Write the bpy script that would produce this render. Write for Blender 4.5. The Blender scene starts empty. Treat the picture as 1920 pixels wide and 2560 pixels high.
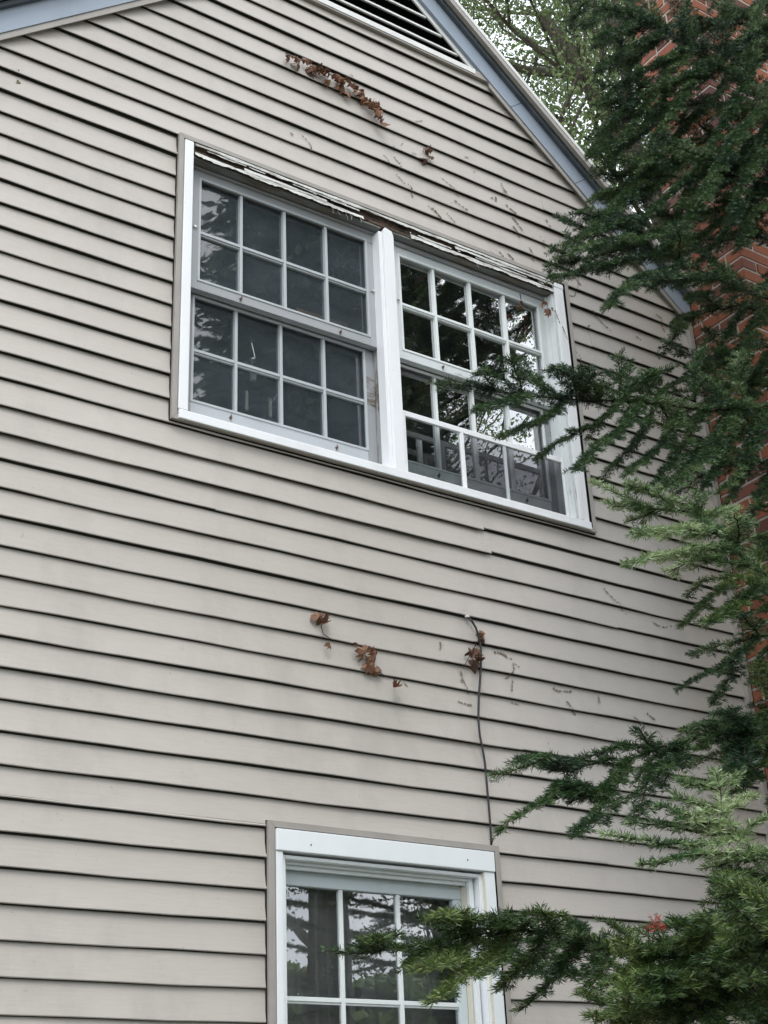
import bpy, math, random
import numpy as np
from mathutils import Vector, Matrix
random.seed(7); rng = np.random.default_rng(7)
R = math.radians
sc = bpy.context.scene
C = sc.collection
U = 0.1016            # one clapboard exposure (4 in) in metres; the house is laid out in these units
GZ = -54.1            # ground level in course units
def W(x, y, z): return Vector((x*U, y*U, (z-GZ)*U))

# ------------------------------------------------------------------ camera
RM = np.array([[0.8311989, -0.5544671, -0.04092224],
               [0.21214932, 0.38434422, -0.89848327],
               [0.51390763, 0.73813668, 0.43709631]])     # rows: right, down, forward
CAM = np.array([0., -39.93109406, -38.95227828])
F = 3521.97
cd = bpy.data.cameras.new('camera'); cam = bpy.data.objects.new('camera', cd); C.objects.link(cam)
m = Matrix((( RM[0][0], -RM[1][0], -RM[2][0]), (RM[0][1], -RM[1][1], -RM[2][1]), (RM[0][2], -RM[1][2], -RM[2][2])))
cam.matrix_world = Matrix.Translation(W(*CAM)) @ m.to_4x4()
cd.sensor_fit = 'HORIZONTAL'; cd.sensor_width = 36; cd.lens = F*36/1920
cd.clip_start = 0.05; cd.clip_end = 3000
sc.camera = cam
# ------------------------------------------------------------------ light
SUN_EL, SUN_AZ = R(52), R(-28)       # behind the camera, a little left
w = bpy.data.worlds.new('World'); sc.world = w; w.use_nodes = True
nt = w.node_tree; nt.nodes.clear()
N = nt.nodes.new; L = nt.links.new
out = N('ShaderNodeOutputWorld'); bg = N('ShaderNodeBackground'); bg.inputs[1].default_value = 0.1
sky = N('ShaderNodeTexSky'); sky.sky_type = 'NISHITA'; sky.sun_disc = False
sky.sun_elevation = SUN_EL; sky.sun_rotation = R(180)+SUN_AZ; sky.air_density = 1.2; sky.dust_density = 3
tc = N('ShaderNodeTexCoord'); mp = N('ShaderNodeMapping'); mp.inputs['Scale'].default_value = (1, 1, 2.2)
nz = N('ShaderNodeTexNoise'); nz.inputs['Scale'].default_value = 3.2; nz.inputs['Detail'].default_value = 9; nz.inputs['Roughness'].default_value = .6
cr = N('ShaderNodeValToRGB')
cr.color_ramp.elements[0].position = .34; cr.color_ramp.elements[0].color = (12, 13, 14.5, 1)
cr.color_ramp.elements[1].position = .68; cr.color_ramp.elements[1].color = (22, 22.8, 23.8, 1)
mix = N('ShaderNodeMixRGB'); mix.inputs[0].default_value = .88
L(tc.outputs['Generated'], mp.inputs[0]); L(mp.outputs[0], nz.inputs[0]); L(nz.outputs[0], cr.inputs[0])
L(sky.outputs[0], mix.inputs[1]); L(cr.outputs[0], mix.inputs[2]); L(mix.outputs[0], bg.inputs[0]); L(bg.outputs[0], out.inputs[0])
sd = bpy.data.lights.new('sun', 'SUN'); sun = bpy.data.objects.new('sun', sd); C.objects.link(sun)
sd.energy = 0.9; sd.angle = R(22); sd.color = (1, .96, .9)
sun.rotation_euler = (R(90)-SUN_EL, 0, SUN_AZ)
sc.view_settings.view_transform = 'Standard'; sc.view_settings.look = 'None'
sc.view_settings.gamma = 1; sc.view_settings.exposure = 0.42
sc.cycles.max_bounces = 8; sc.cycles.transparent_max_bounces = 24; sc.cycles.glossy_bounces = 4
sc.cycles.use_denoising = True

# ------------------------------------------------------------------ helpers
def proj(P):
    q = RM @ (np.asarray(P, float)-CAM); return q[0]/q[2]*F+960, q[1]/q[2]*F+1280, q[2]
def ray(px, py, d):
    """point of the world (course units) seen at source pixel on the plane y = d"""
    v = RM.T @ np.array([(px-960)/F, (py-1280)/F, 1.]); t = (d-CAM[1])/v[1]; return CAM+v*t
class MB:
    def __init__(s): s.v = []; s.f = []; s.m = []
    def add(s, vs, fs, mi=0):
        b = len(s.v); s.v += [W(*p) for p in vs]; s.f += [tuple(b+i for i in f) for f in fs]; s.m += [mi]*len(fs)
    def box(s, x0, x1, y0, y1, z0, z1, mi=0):
        s.add([(x0,y0,z0),(x1,y0,z0),(x1,y1,z0),(x0,y1,z0),(x0,y0,z1),(x1,y0,z1),(x1,y1,z1),(x0,y1,z1)],
              [(0,3,2,1),(4,5,6,7),(0,1,5,4),(1,2,6,5),(2,3,7,6),(3,0,4,7)], mi)
    def frame(s, x0, x1, z0, z1, t, y0, y1, tb=None, tt=None, mi=0):
        tb = t if tb is None else tb; tt = t if tt is None else tt
        s.box(x0, x0+t, y0, y1, z0, z1, mi); s.box(x1-t, x1, y0, y1, z0, z1, mi)
        s.box(x0+t, x1-t, y0, y1, z0, z0+tb, mi); s.box(x0+t, x1-t, y0, y1, z1-tt, z1, mi)
    def prism(s, pts, y0, y1, mi=0):
        n = len(pts)
        s.add([(x,y0,z) for x,z in pts]+[(x,y1,z) for x,z in pts],
              [tuple(range(n)), tuple(range(2*n-1,n-1,-1))]+[(i,n+i,n+(i+1)%n,(i+1)%n) for i in range(n)], mi)
    def tube(s, pts, r0, r1=None, n=6, mi=0, cap=True):
        r1 = r0 if r1 is None else r1
        P = [np.array(p, float) for p in pts]; k = len(P); rings = []
        ref = np.array([.31,.17,.93])
        for i in range(k):
            t = P[min(i+1,k-1)]-P[max(i-1,0)]; t = t/(np.linalg.norm(t)+1e-9)
            a = np.cross(t, ref); a /= np.linalg.norm(a)+1e-9; b = np.cross(t, a)
            rr = r0+(r1-r0)*i/max(1,k-1)
            rings += [tuple(P[i]+rr*(math.cos(6.2832*j/n)*a+math.sin(6.2832*j/n)*b)) for j in range(n)]
        fs = [(i*n+j, i*n+(j+1)%n, (i+1)*n+(j+1)%n, (i+1)*n+j) for i in range(k-1) for j in range(n)]
        if cap: fs += [tuple(range(n-1,-1,-1)), tuple((k-1)*n+j for j in range(n))]
        s.add(rings, fs, mi)
    def build(s, name, mats, parent=None, bevel=0, smooth=False):
        me = bpy.data.meshes.new(name); me.from_pydata([tuple(v) for v in s.v], [], s.f)
        if not isinstance(mats, (list, tuple)): mats = [mats]
        for q in mats: me.materials.append(q)
        me.polygons.foreach_set('material_index', s.m)
        if smooth: me.polygons.foreach_set('use_smooth', [True]*len(s.f))
        me.update()
        o = bpy.data.objects.new(name, me); C.objects.link(o)
        if parent is not None: o.parent = parent
        if bevel:
            b = o.modifiers.new('bevel', 'BEVEL'); b.width = bevel; b.segments = 2; b.limit_method = 'ANGLE'
        return o
def npmesh(name, v, f4, mat, parent=None, f3=None):
    """v Nx3 in course units, quads f4"""
    v = np.asarray(v, np.float64).copy(); v[:,2] -= GZ; v *= U
    me = bpy.data.meshes.new(name)
    me.vertices.add(len(v)); me.vertices.foreach_set('co', v.astype(np.float32).ravel())
    n = len(f4); me.loops.add(4*n); me.loops.foreach_set('vertex_index', f4.astype(np.int32).ravel())
    me.polygons.add(n); me.polygons.foreach_set('loop_start', np.arange(0,4*n,4,dtype=np.int32))
    me.update(calc_edges=True); me.validate()
    me.materials.append(mat)
    o = bpy.data.objects.new(name, me); C.objects.link(o)
    if parent is not None: o.parent = parent
    return o
def tag(o, label=None, cat=None, group=None, kind=None):
    if label: o['label'] = label
    if cat: o['category'] = cat
    if group: o['group'] = group
    if kind: o['kind'] = kind
    return o
def empty(name, loc, label, cat, group=None):
    o = bpy.data.objects.new(name, None); C.objects.link(o); o.empty_display_size = .1
    return tag(o, label, cat, group)      # parts are laid out in world metres, the empty stays at the origin of the site
# ------------------------------------------------------------------ materials
class Mat:
    def __init__(s, name, col=(.5,.5,.5), rough=.6, spec=.5):
        s.mat = bpy.data.materials.new(name); s.mat.use_nodes = True; s.t = s.mat.node_tree
        s.b = s.t.nodes['Principled BSDF']; s.o = s.t.nodes['Material Output']
        s.b.inputs['Base Color'].default_value = (*col, 1); s.b.inputs['Roughness'].default_value = rough
        s.b.inputs['Specular IOR Level'].default_value = spec; s._c = None
    def n(s, t, **k):
        x = s.t.nodes.new(t)
        for a, v in k.items(): setattr(x, a, v)
        return x
    def l(s, a, b): s.t.links.new(a, b)
    def obj(s, sc=(1,1,1)):
        if s._c is None: s._c = s.n('ShaderNodeTexCoord')
        g = s.n('ShaderNodeMapping'); g.inputs['Scale'].default_value = sc; s.l(s._c.outputs['Object'], g.inputs[0]); return g.outputs[0]
    def noise(s, scale, detail=4, rough=.55, sc=(1,1,1), dist=0):
        x = s.n('ShaderNodeTexNoise'); x.inputs['Scale'].default_value = scale; x.inputs['Detail'].default_value = detail
        x.inputs['Roughness'].default_value = rough; x.inputs['Distortion'].default_value = dist
        s.l(s.obj(sc), x.inputs[0]); return x.outputs[0]
    def ramp(s, src, stops):
        x = s.n('ShaderNodeValToRGB'); e = x.color_ramp.elements
        while len(e) < len(stops): e.new(.5)
        for q, (p, c) in zip(e, stops):
            q.position = p; q.color = (*c, 1) if len(c) == 3 else c
        s.l(src, x.inputs[0]); return x.outputs[0]
    def mixc(s, fac, a, b, mode='MIX'):
        x = s.n('ShaderNodeMixRGB', blend_type=mode)
        for i, q in ((0,fac),(1,a),(2,b)):
            if isinstance(q, (int,float)): x.inputs[i].default_value = q
            elif isinstance(q, tuple): x.inputs[i].default_value = (*q, 1)
            else: s.l(q, x.inputs[i])
        return x.outputs[0]
    def col(s, src): s.l(src, s.b.inputs['Base Color'])
    def bump(s, src, strength, dist=.002):
        x = s.n('ShaderNodeBump'); x.inputs['Strength'].default_value = strength; x.inputs['Distance'].default_value = dist
        s.l(src, x.inputs['Height']); s.l(x.outputs[0], s.b.inputs['Normal']); return x
def m_siding():
    q = Mat('vinyl_siding', rough=.42, spec=.35)
    big = q.noise(1.3, 5); grain = q.noise(9, 6, .65, (1,1,14)); spk = q.noise(60, 2)
    c = q.ramp(big, [(.3,(.448,.413,.374)),(.7,(.504,.466,.426))])
    c = q.mixc(.11, c, q.ramp(grain, [(.35,(.34,.31,.275)),(.6,(.56,.515,.46))]))
    dirt = q.noise(3.5, 8, .7, (1,1,.5))
    c = q.mixc(q.ramp(dirt, [(.5,(0,0,0)),(.75,(.42,.42,.42))]), c, (.30,.285,.255))
    c = q.mixc(q.ramp(spk, [(.70,(0,0,0)),(.76,(.35,.35,.35))]), c, (.24,.22,.2))
    q.col(c); q.bump(grain, .35, .0012); return q.mat
def m_white(name, col, dirt=.4, rough=.45):
    q = Mat(name, rough=rough, spec=.4)
    big = q.noise(3, 6, .6, (2,2,.7)); sp = q.noise(40, 4, .6); crk = q.noise(30, 6, .7, (1,1,.15))
    d = tuple(v*.62 for v in col)
    c = q.mixc(q.ramp(big, [(.5,(0,0,0)),(.8,(dirt,)*3)]), col, d)
    c = q.mixc(q.ramp(sp, [(.68,(0,0,0)),(.78,(dirt,)*3)]), c, (.30,.27,.22))
    q.col(c); q.bump(crk, .3, .001); return q.mat
def m_oldpaint(name, col, amt, vert=False):
    q = Mat(name, rough=.7, spec=.25)
    g = q.noise(14, 8, .7, (2.5,2.5,.2) if vert else (.25,1,2.5), .4); b = q.noise(5, 6, .6)
    msk = q.mixc(.5, g, b)
    c = q.mixc(q.ramp(msk, [(amt,(0,0,0)),(amt+.05,(1,1,1))]), col, q.ramp(q.noise(40,4,.6,(.2,1,3)), [(.3,(.10,.085,.07)),(.7,(.26,.23,.19))]))
    q.col(c); q.bump(msk, .6, .002); return q.mat
def m_rot():
    q = Mat('rotten_wood', rough=.9, spec=.1)
    g = q.noise(26, 9, .72, (.12,1,1.6), .6); b = q.noise(7, 5, .6, (.5,1,1))
    c = q.ramp(g, [(.25,(.014,.012,.010)),(.45,(.055,.040,.032)),(.58,(.12,.085,.062)),(.70,(.22,.19,.15)),(.76,(.6,.6,.57))])
    c = q.mixc(q.ramp(b, [(.55,(0,0,0)),(.62,(1,1,1))]), c, (.11,.105,.085))
    q.col(c); q.bump(g, 1, .006); return q.mat
def m_flake():
    q = Mat('peeling_white_paint', rough=.55, spec=.3)
    g = q.noise(18, 8, .75, (.35,1,2), .8)
    q.col(q.ramp(g, [(.36,(.09,.075,.06)),(.42,(.38,.37,.34)),(.52,(.62,.62,.59)),(1,(.76,.77,.75))])); q.bump(g, .8, .003); return q.mat
def m_glass(name, refl, veil, vcol, tint=(.55,.6,.6), rough=.0, wav=.25):
    q = Mat(name); q.t.nodes.remove(q.b)
    gl = q.n('ShaderNodeBsdfGlossy'); gl.inputs['Roughness'].default_value = rough; gl.inputs['Color'].default_value = (1,1,1,1)
    tr = q.n('ShaderNodeBsdfTransparent'); tr.inputs[0].default_value = (*tint, 1)
    df = q.n('ShaderNodeBsdfDiffuse'); df.inputs[0].default_value = (*vcol, 1)
    bp = q.n('ShaderNodeBump'); bp.inputs['Strength'].default_value = wav; bp.inputs['Distance'].default_value = .01
    q.l(q.noise(4, 2, .4), bp.inputs['Height']); q.l(bp.outputs[0], gl.inputs['Normal'])
    fr = q.n('ShaderNodeFresnel'); fr.inputs[0].default_value = 1.5
    mu = q.n('ShaderNodeMath', operation='MULTIPLY', use_clamp=True); mu.inputs[1].default_value = refl; q.l(fr.outputs[0], mu.inputs[0])
    m1 = q.n('ShaderNodeMixShader'); q.l(q.ramp(q.noise(2.5,6,.7,(1,1,2)), [(.3,(veil*.6,)*3),(.75,(veil*1.5,)*3)]), m1.inputs[0]); q.l(tr.outputs[0], m1.inputs[1]); q.l(df.outputs[0], m1.inputs[2])
    m2 = q.n('ShaderNodeMixShader'); q.l(mu.outputs[0], m2.inputs[0]); q.l(m1.outputs[0], m2.inputs[1]); q.l(gl.outputs[0], m2.inputs[2])
    q.l(m2.outputs[0], q.o.inputs[0]); return q.mat
def m_plain(name, col, rough=.7, spec=.3, var=.25, scale=12, metal=0):
    q = Mat(name, rough=rough, spec=spec); q.b.inputs['Metallic'].default_value = metal
    q.col(q.ramp(q.noise(scale, 5), [(.3,tuple(v*(1-var) for v in col)),(.7,tuple(min(1,v*(1+var)) for v in col))])); return q.mat
def m_leaf(name, stops, rough=.5, trans=0, spec=.4):
    q = Mat(name, rough=rough, spec=spec)
    g = q.n('ShaderNodeNewGeometry'); nn = q.noise(6, 2)
    x = q.n('ShaderNodeMath', operation='ADD'); y = q.n('ShaderNodeMath', operation='MULTIPLY'); y.inputs[1].default_value = .55
    q.l(g.outputs['Random Per Island'], y.inputs[0]); q.l(y.outputs[0], x.inputs[0])
    z = q.n('ShaderNodeMath', operation='MULTIPLY_ADD'); z.inputs[1].default_value = 1.6; z.inputs[2].default_value = -.55
    q.l(nn, z.inputs[0]); q.l(z.outputs[0], x.inputs[1])
    c = q.ramp(x.outputs[0], stops); q.col(c)
    if trans:
        tl = q.n('ShaderNodeBsdfTranslucent'); q.l(c, tl.inputs[0]); mx = q.n('ShaderNodeMixShader'); mx.inputs[0].default_value = trans
        q.l(q.b.outputs[0], mx.inputs[1]); q.l(tl.outputs[0], mx.inputs[2]); q.l(mx.outputs[0], q.o.inputs[0])
    return q.mat
def m_brick():
    q = Mat('red_brick', rough=.88, spec=.15)
    g = q.n('ShaderNodeNewGeometry')
    c = q.ramp(g.outputs['Random Per Island'], [(0,(.085,.045,.040)),(.25,(.17,.068,.046)),(.5,(.29,.105,.055)),(.75,(.24,.085,.050)),(1,(.13,.070,.060))])
    n1 = q.noise(25, 7, .65); n2 = q.noise(9, 5, .6)
    c = q.mixc(q.ramp(n1, [(.45,(0,0,0)),(.8,(.5,.5,.5))]), c, (.12,.06,.05))
    c = q.mixc(q.ramp(n2, [(.62,(0,0,0)),(.8,(.35,.35,.35))]), c, (.42,.38,.33))
    q.col(c); q.bump(n1, .7, .004); return q.mat
M = dict(
 siding=m_siding(), groove=m_plain('shadow_dark_groove', (.07,.058,.055), .9, .1, .3),  # groove: dark colour paints the shadow line under each siding course
 white=m_white('white_trim_paint', (.84,.85,.865), .28),
 whitelow=m_white('white_window_paint', (.80,.83,.845), .15),
 grey=m_oldpaint('grey_weathered_paint', (.37,.38,.395), .60),
 greyrail=m_oldpaint('cracked_grey_paint', (.32,.33,.35), .56),
 whitesash=m_oldpaint('chalky_white_paint', (.66,.69,.70), .62),
 soff=m_oldpaint('shaded_grey_soffit_paint', (.20,.21,.20), .5), rot=m_rot(), flake=m_flake(),  # soff: grey paint darkened to carry the shadow under the head
 jamb=m_oldpaint('bare_weathered_wood', (.36,.37,.36), .50, True),
 jambw=m_oldpaint('flaking_white_jamb_paint', (.70,.73,.73), .60, True),
 cream=m_white('cream_jamb_liner', (.66,.63,.52), .3),
 blue=m_white('blue_grey_rake_paint', (.30,.35,.42), .35),
 bluedk=m_plain('dark_slate_trim', (.085,.10,.115)),
 taupe=m_plain('taupe_aluminium', (.345,.32,.29), .45, .4, .08),
 edge=m_plain('pale_metal_drip_edge', (.72,.72,.70), .4, .5, .06),
 black=m_plain('black_gap', (.01,.01,.012), .9),
 shingle=m_plain('asphalt_shingle', (.07,.07,.07), .9, .2, .5, 40),
 brick=m_brick(), mortar=m_plain('lime_mortar', (.36,.33,.29), .95, .1, .3, 30),
 glassL=m_glass('dusty_window_glass', 2.0, .36, (.125,.148,.168), rough=.015, tint=(.95,.96,.96), wav=.08),
 glassR=m_glass('window_glass', 8.0, .02, (.3,.33,.33), wav=.05),
 glassB=m_glass('lower_window_glass', 5.5, .03, (.3,.33,.33), tint=(.85,.87,.87), wav=.03),
 mesh=m_glass('insect_mesh', .25, .38, (.02,.024,.028), tint=(.62,.62,.64), rough=.5, wav=0),
 glassS=m_glass('storm_glass', 2.6, .05, (.10,.12,.13), tint=(.75,.77,.78), wav=.1),
 iron=m_plain('rusty_iron', (.11,.075,.055), .7, .4, .4, 60),
 bark=m_plain('fir_bark', (.035,.028,.022), .95, .1, .5, 40),
 barkg=m_plain('grey_tree_bark', (.10,.088,.07), .95, .1, .45, 20),
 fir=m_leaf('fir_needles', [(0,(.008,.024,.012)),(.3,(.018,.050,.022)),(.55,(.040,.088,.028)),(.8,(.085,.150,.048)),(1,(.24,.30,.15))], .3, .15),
 firlight=m_leaf('pale_sunlit_fir_needles', [(0,(.015,.045,.02)),(.3,(.055,.12,.045)),(.6,(.20,.29,.115)),(.85,(.42,.50,.27)),(1,(.5,.56,.36))], .32, .15),  # pale needle tone with sunlight and sheen put into the colour
 firmid=m_leaf('olive_fir_needles', [(0,(.010,.030,.010)),(.35,(.028,.064,.017)),(.65,(.068,.118,.028)),(1,(.21,.26,.085))], .36, .15),
 firred=m_leaf('red_dead_needles', [(0,(.16,.025,.02)),(1,(.40,.07,.045))], .6),
 leafg=m_leaf('tree_leaves', [(0,(.08,.13,.05)),(.5,(.16,.23,.085)),(1,(.30,.37,.16))], .5, .4),
 dry=m_leaf('dry_ivy_leaf', [(0,(.045,.028,.022)),(.3,(.10,.058,.040)),(.55,(.17,.085,.050)),(.8,(.30,.16,.095)),(1,(.46,.36,.27))], .7, .1),
 stem=m_plain('dry_ivy_stem', (.05,.035,.028), .9, .1, .3, 50),
 cable=m_plain('black_cable_rubber', (.010,.010,.012), .35, .5, .1),
 mark=m_plain('tendril_residue', (.20,.175,.135), .95, .05, .5, 60),
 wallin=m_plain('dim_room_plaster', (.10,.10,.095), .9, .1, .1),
 curtain=m_plain('grey_curtain_cloth', (.50,.51,.50), .85, .1, .08),
 card=m_plain('cardboard', (.40,.27,.15), .85, .1, .1),
 silver=m_plain('polished_steel', (.75,.75,.72), .25, .5, .05, 12, 1),
 wax=m_plain('ivory_wax', (.80,.78,.66), .6, .3, .05),
 grass=m_plain('lawn_grass', (.10,.10,.075), .95, .1, .4, 6),
 concrete=m_plain('foundation_concrete', (.30,.29,.27), .9, .1, .15),
)
# ================================================================== SETTING
g = MB(); n = 24
def gz(x, y): return GZ+.3*math.sin(x*.02)*math.cos(y*.017)
xs = [-12000,-3000,-800,-300,-150,-60,-20,0,20,40,60,80,120,200,400,1000,3000,12000]
g.add([(x, y, gz(x, y)-.4 if abs(x) < 900 and abs(y) < 900 else GZ-.4) for y in xs for x in xs],
      [(j*18+i, j*18+i+1, (j+1)*18+i+1, (j+1)*18+i) for j in range(17) for i in range(17)])
tag(g.build('ground', M['grass']), kind='structure')

# ================================================================== HOUSE
AX, AZ, SL = 28.43, 14.99, .85           # gable apex x, height of the trim line there, pitch
def rake(x): return AZ-SL*abs(x-AX)
WX0, WX1 = 0.0, 46.62                    # siding reaches the chimney at its right end
house = empty('house', None, 'taupe clapboard house gable with white windows and blue-grey rake boards', 'house')
# --- windows: outer edges of their trim channels
UW = (18.62, 38.58, -13.90, -0.97)
LW = (22.47, 31.93, -41.0, -27.80)
VENT_Z = 9.47
sd_ = MB()
seams = {}
r2 = random.Random(3)
for k in range(-14, 56):
    s_ = r2.uniform(0, 12)+WX0; L_ = []
    while s_ < WX1: L_.append(s_); s_ += r2.choice([24, 30, 36])+r2.uniform(-2, 2)
    seams[k] = L_
xseam = ray(1204, 1345, 0)[0]
for k in (14, 15, 16, 17): seams[k] = [s for s in seams[k] if abs(s-xseam) > 8]
seams[15] = sorted(seams[15]+[xseam]); seams[16] = sorted(seams[16]+[xseam+.3]); seams[17] = sorted(seams[17]+[xseam-12])
r3 = random.Random(5)
for k in range(-10, 55):
    zb, zt = -float(k), -float(k)+1.0
    # rectangle minus window holes, clipped by the rake lines and the vent
    def edges(z):
        return max(WX0, AX-(AZ-z)/SL+.1), min(WX1, AX+(AZ-z)/SL-.1)
    segs = [(WX0-1, WX1)]
    pieces = []                       # (x0 at bottom, x1 bottom, x0 top, x1 top, zb, zt)
    holes = []
    for hx0, hx1, hz0, hz1 in (UW, LW):
        if hz0+.1 < zt-.01 and hz1-.1 > zb+.01: holes.append((hx0+.1, hx1-.1, max(hz0+.1, zb), min(hz1-.1, zt)))
    bands = sorted({zb, zt, *[h[2] for h in holes], *[h[3] for h in holes]})
    for b0, b1 in zip(bands, bands[1:]):
        if b1-b0 < .01: continue
        if b0 > VENT_Z: continue
        b1 = min(b1, VENT_Z+.05)
        e0, e1 = edges(b0), edges(b1)
        if e0[1]-e0[0] < .2: continue
        cuts = [(h[0], h[1]) for h in holes if h[2] <= b0+1e-6 and h[3] >= b1-1e-6]
        spans = [(e0[0], e0[1], e1[0], e1[1])]
        for c0, c1 in cuts:
            nn_ = []
            for a in spans: nn_ += [(a[0], c0, a[2], c0), (c1, a[1], c1, a[3])]
            spans = nn_
        for a in spans: pieces.append((*a, b0, b1))
    # panel lengths; each panel sits a touch differently
    sm = seams[k]; bnd = [-99]+sm+[999]
    offs = [(r3.uniform(-.022, .022), r3.uniform(-.026, .026)) for _ in bnd]
    ph = r3.uniform(0, 6); 
    for j in range(len(bnd)-1):
        a0, a1 = bnd[j], bnd[j+1]; oy, oz = offs[j]
        if k in (15, 16) and abs(a1-(xseam if k == 15 else xseam+.3)) < .01: oz = -.07 ; oy = -.04
        if k in (15, 16) and abs(a0-(xseam if k == 15 else xseam+.3)) < .01: oz = .05
        for (x0b, x1b, x0t, x1t, z0, z1) in pieces:
            lo = max(min(x0b, x0t), a0); hi = min(max(x1b, x1t), a1)
            if hi-lo < .03: continue
            nseg = max(1, int((hi-lo)/1.6)); X = [lo+(hi-lo)*i/nseg for i in range(nseg+1)]
            fr = (z0-zb)/(zt-zb); ft = (z1-zb)/(zt-zb)
            V = []
            for x in X:
                wob = .014*math.sin(x*.55+ph)+.009*math.sin(x*1.37+ph*2+k); wy = .010*math.sin(x*.8+ph*1.7+k)
                xb = min(max(x, x0b), x1b); xt = min(max(x, x0t), x1t)
                yb = -.155*(1-fr)-.012*fr+oy+wy; yt = -.155*(1-ft)-.012*ft+oy*.3+wy*.3
                zz0 = z0+(wob+oz if fr < .01 else 0); zz1 = z1+(.0 if ft > .99 else 0)
                top_ = ft > .99
                V += [(xb, yb, zz0+.03 if fr < .01 else zz0), (xt, yt, zz1-(.026 if top_ else 0)), (xb, yb+.02, zz0), (xb, yb+.11, zz0+.45 if fr < .01 else zz0), (xt, yt+.05, zz1-(.02 if top_ else 0)), (xt, yt+.06, zz1+.45)]
            # front, rounded nose, underside
            fs = []; gs = []
            for i in range(nseg):
                p, q_ = 6*i, 6*(i+1); fs.append((p, q_, q_+1, p+1))
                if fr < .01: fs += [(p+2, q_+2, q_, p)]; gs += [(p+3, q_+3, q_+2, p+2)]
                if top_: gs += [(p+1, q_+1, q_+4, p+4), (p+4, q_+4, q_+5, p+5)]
            e = 6*nseg
            if fr < .01: fs += [(0, 1, 3, 2), (e+2, e+3, e+1, e)]
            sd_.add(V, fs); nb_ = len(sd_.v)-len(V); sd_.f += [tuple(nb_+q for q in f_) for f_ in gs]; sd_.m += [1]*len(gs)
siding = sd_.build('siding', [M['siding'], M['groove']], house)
# sheathing behind the siding with the window openings, plus the other walls
s2 = MB()
UWo = (19.0, 38.3, -13.6, -1.4); LWo = (22.9, 31.2, -40.6, -28.3)
def wallrect(x0, x1, z0, z1): s2.box(x0, x1, .02, .5, z0, z1)
wallrect(WX0, UWo[0], -54.0, -2.0+.0); 
s2.v.clear(); s2.f.clear(); s2.m.clear()
zc = sorted([-54.0, LWo[2], LWo[3], UWo[2], UWo[3]])
for z0, z1 in zip(zc, zc[1:]):
    hole = None
    for h in (UWo, LWo):
        if h[2] <= z0+1e-6 and h[3] >= z1-1e-6: hole = h
    e1 = min(56.8, AX+(AZ-z1)/SL); e0 = 0
    if z1 <= -9.2:
        spans = [(0, 56.8)] if hole is None else [(0, hole[0]), (hole[1], 56.8)]
        for a, b in spans: s2.box(a, b, .02, .5, z0, z1)
    else:
        L0, L1 = max(0, AX-(AZ-z0)/SL), max(0, AX-(AZ-z1)/SL)
        R0, R1 = min(56.8, AX+(AZ-z0)/SL), min(56.8, AX+(AZ-z1)/SL)
        s2.prism([(L0, z0), (hole[0], z0), (hole[0], z1), (L1, z1)] if hole else [(L0, z0), (AX, z0), (AX, z1), (L1, z1)], .02, .5)
        s2.prism([(hole[1], z0), (R0, z0), (R1, z1), (hole[1], z1)] if hole else [(AX, z0), (R0, z0), (R1, z1), (AX, z1)], .02, .5)
zt_ = UWo[3]
s2.prism([(AX-(AZ-zt_)/SL, zt_), (AX+(AZ-zt_)/SL, zt_), (AX+(AZ-VENT_Z)/SL, VENT_Z), (AX-(AZ-VENT_Z)/SL, VENT_Z)], .02, .5)
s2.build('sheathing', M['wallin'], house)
# side and rear walls, floors and partitions
sw = MB()
sw.box(0, .5, .5, 80, -54, -9.0); sw.box(56.3, 56.8, .5, 80, -54, -9.0)
sw.prism([(0,-54),(56.8,-54),(56.8,-9.2),(AX,AZ),(0,-9.2)], 79.5, 80)
sw.build('side_wall', M['siding'], house)
fl = MB()
for z in (-45.5, -17.5): fl.box(.6, 56.2, .55, 79, z-.6, z)
fl.box(11.5, 45.3, .55, 79, -1.0, -.4)
fl.box(.6, 56.2, 34, 34.5, -45.4, -18.1); fl.box(.6, 56.2, 34, 34.5, -17.4, -9.3); fl.box(11.5, 45.3, 34, 34.5, -9.3, -1.1)
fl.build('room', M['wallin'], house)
fo = MB(); fo.box(-.05, 46.6, -.02, .01, -54.4, -53.0); fo.build('foundation', M['concrete'], house)
# roof
rf = MB()
for s in (-1, 1):
    xe = AX+s*30.5; h = 2.06
    x0, x1 = AX, xe
    pts = [(x0, rake(x0)+h), (x1, rake(x1)+h), (x1, rake(x1)+h+.14), (x0, rake(x0)+h+.14)]
    if s < 0: pts = pts[::-1]
    if s < 0: rf.prism(pts, -.6, 81)
    else:
        # right slope stops against the chimney where it stands
        xc = 46.7
        rf.prism([(x0, rake(x0)+h), (xc, rake(xc)+h), (xc, rake(xc)+h+.14), (x0, rake(x0)+h+.14)], -.6, .0)
        rf.prism(pts, .0, 81)
roof = rf.build('roof', M['shingle'], house)
sh = MB()     # shingle butt courses along the slope
for s in (-1, 1):
    for i in range(0, 32):
        xa = AX+s*(i*.95); xb = AX+s*(i*.95+.95)
        if s > 0 and xb > 46.6: y0 = 0.05
        else: y0 = -.62
        za, zb_ = rake(xa)+2.21, rake(xb)+2.21
        sh.add([(xa, y0, za), (xb, y0, zb_+.05), (xb, 81, zb_+.05), (xa, 81, za), (xb, y0, zb_), (xb, 81, zb_)], [(0,1,2,3) if s > 0 else (3,2,1,0), (1,4,5,2)])
sh.build('shingle', M['shingle'], roof)
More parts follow.
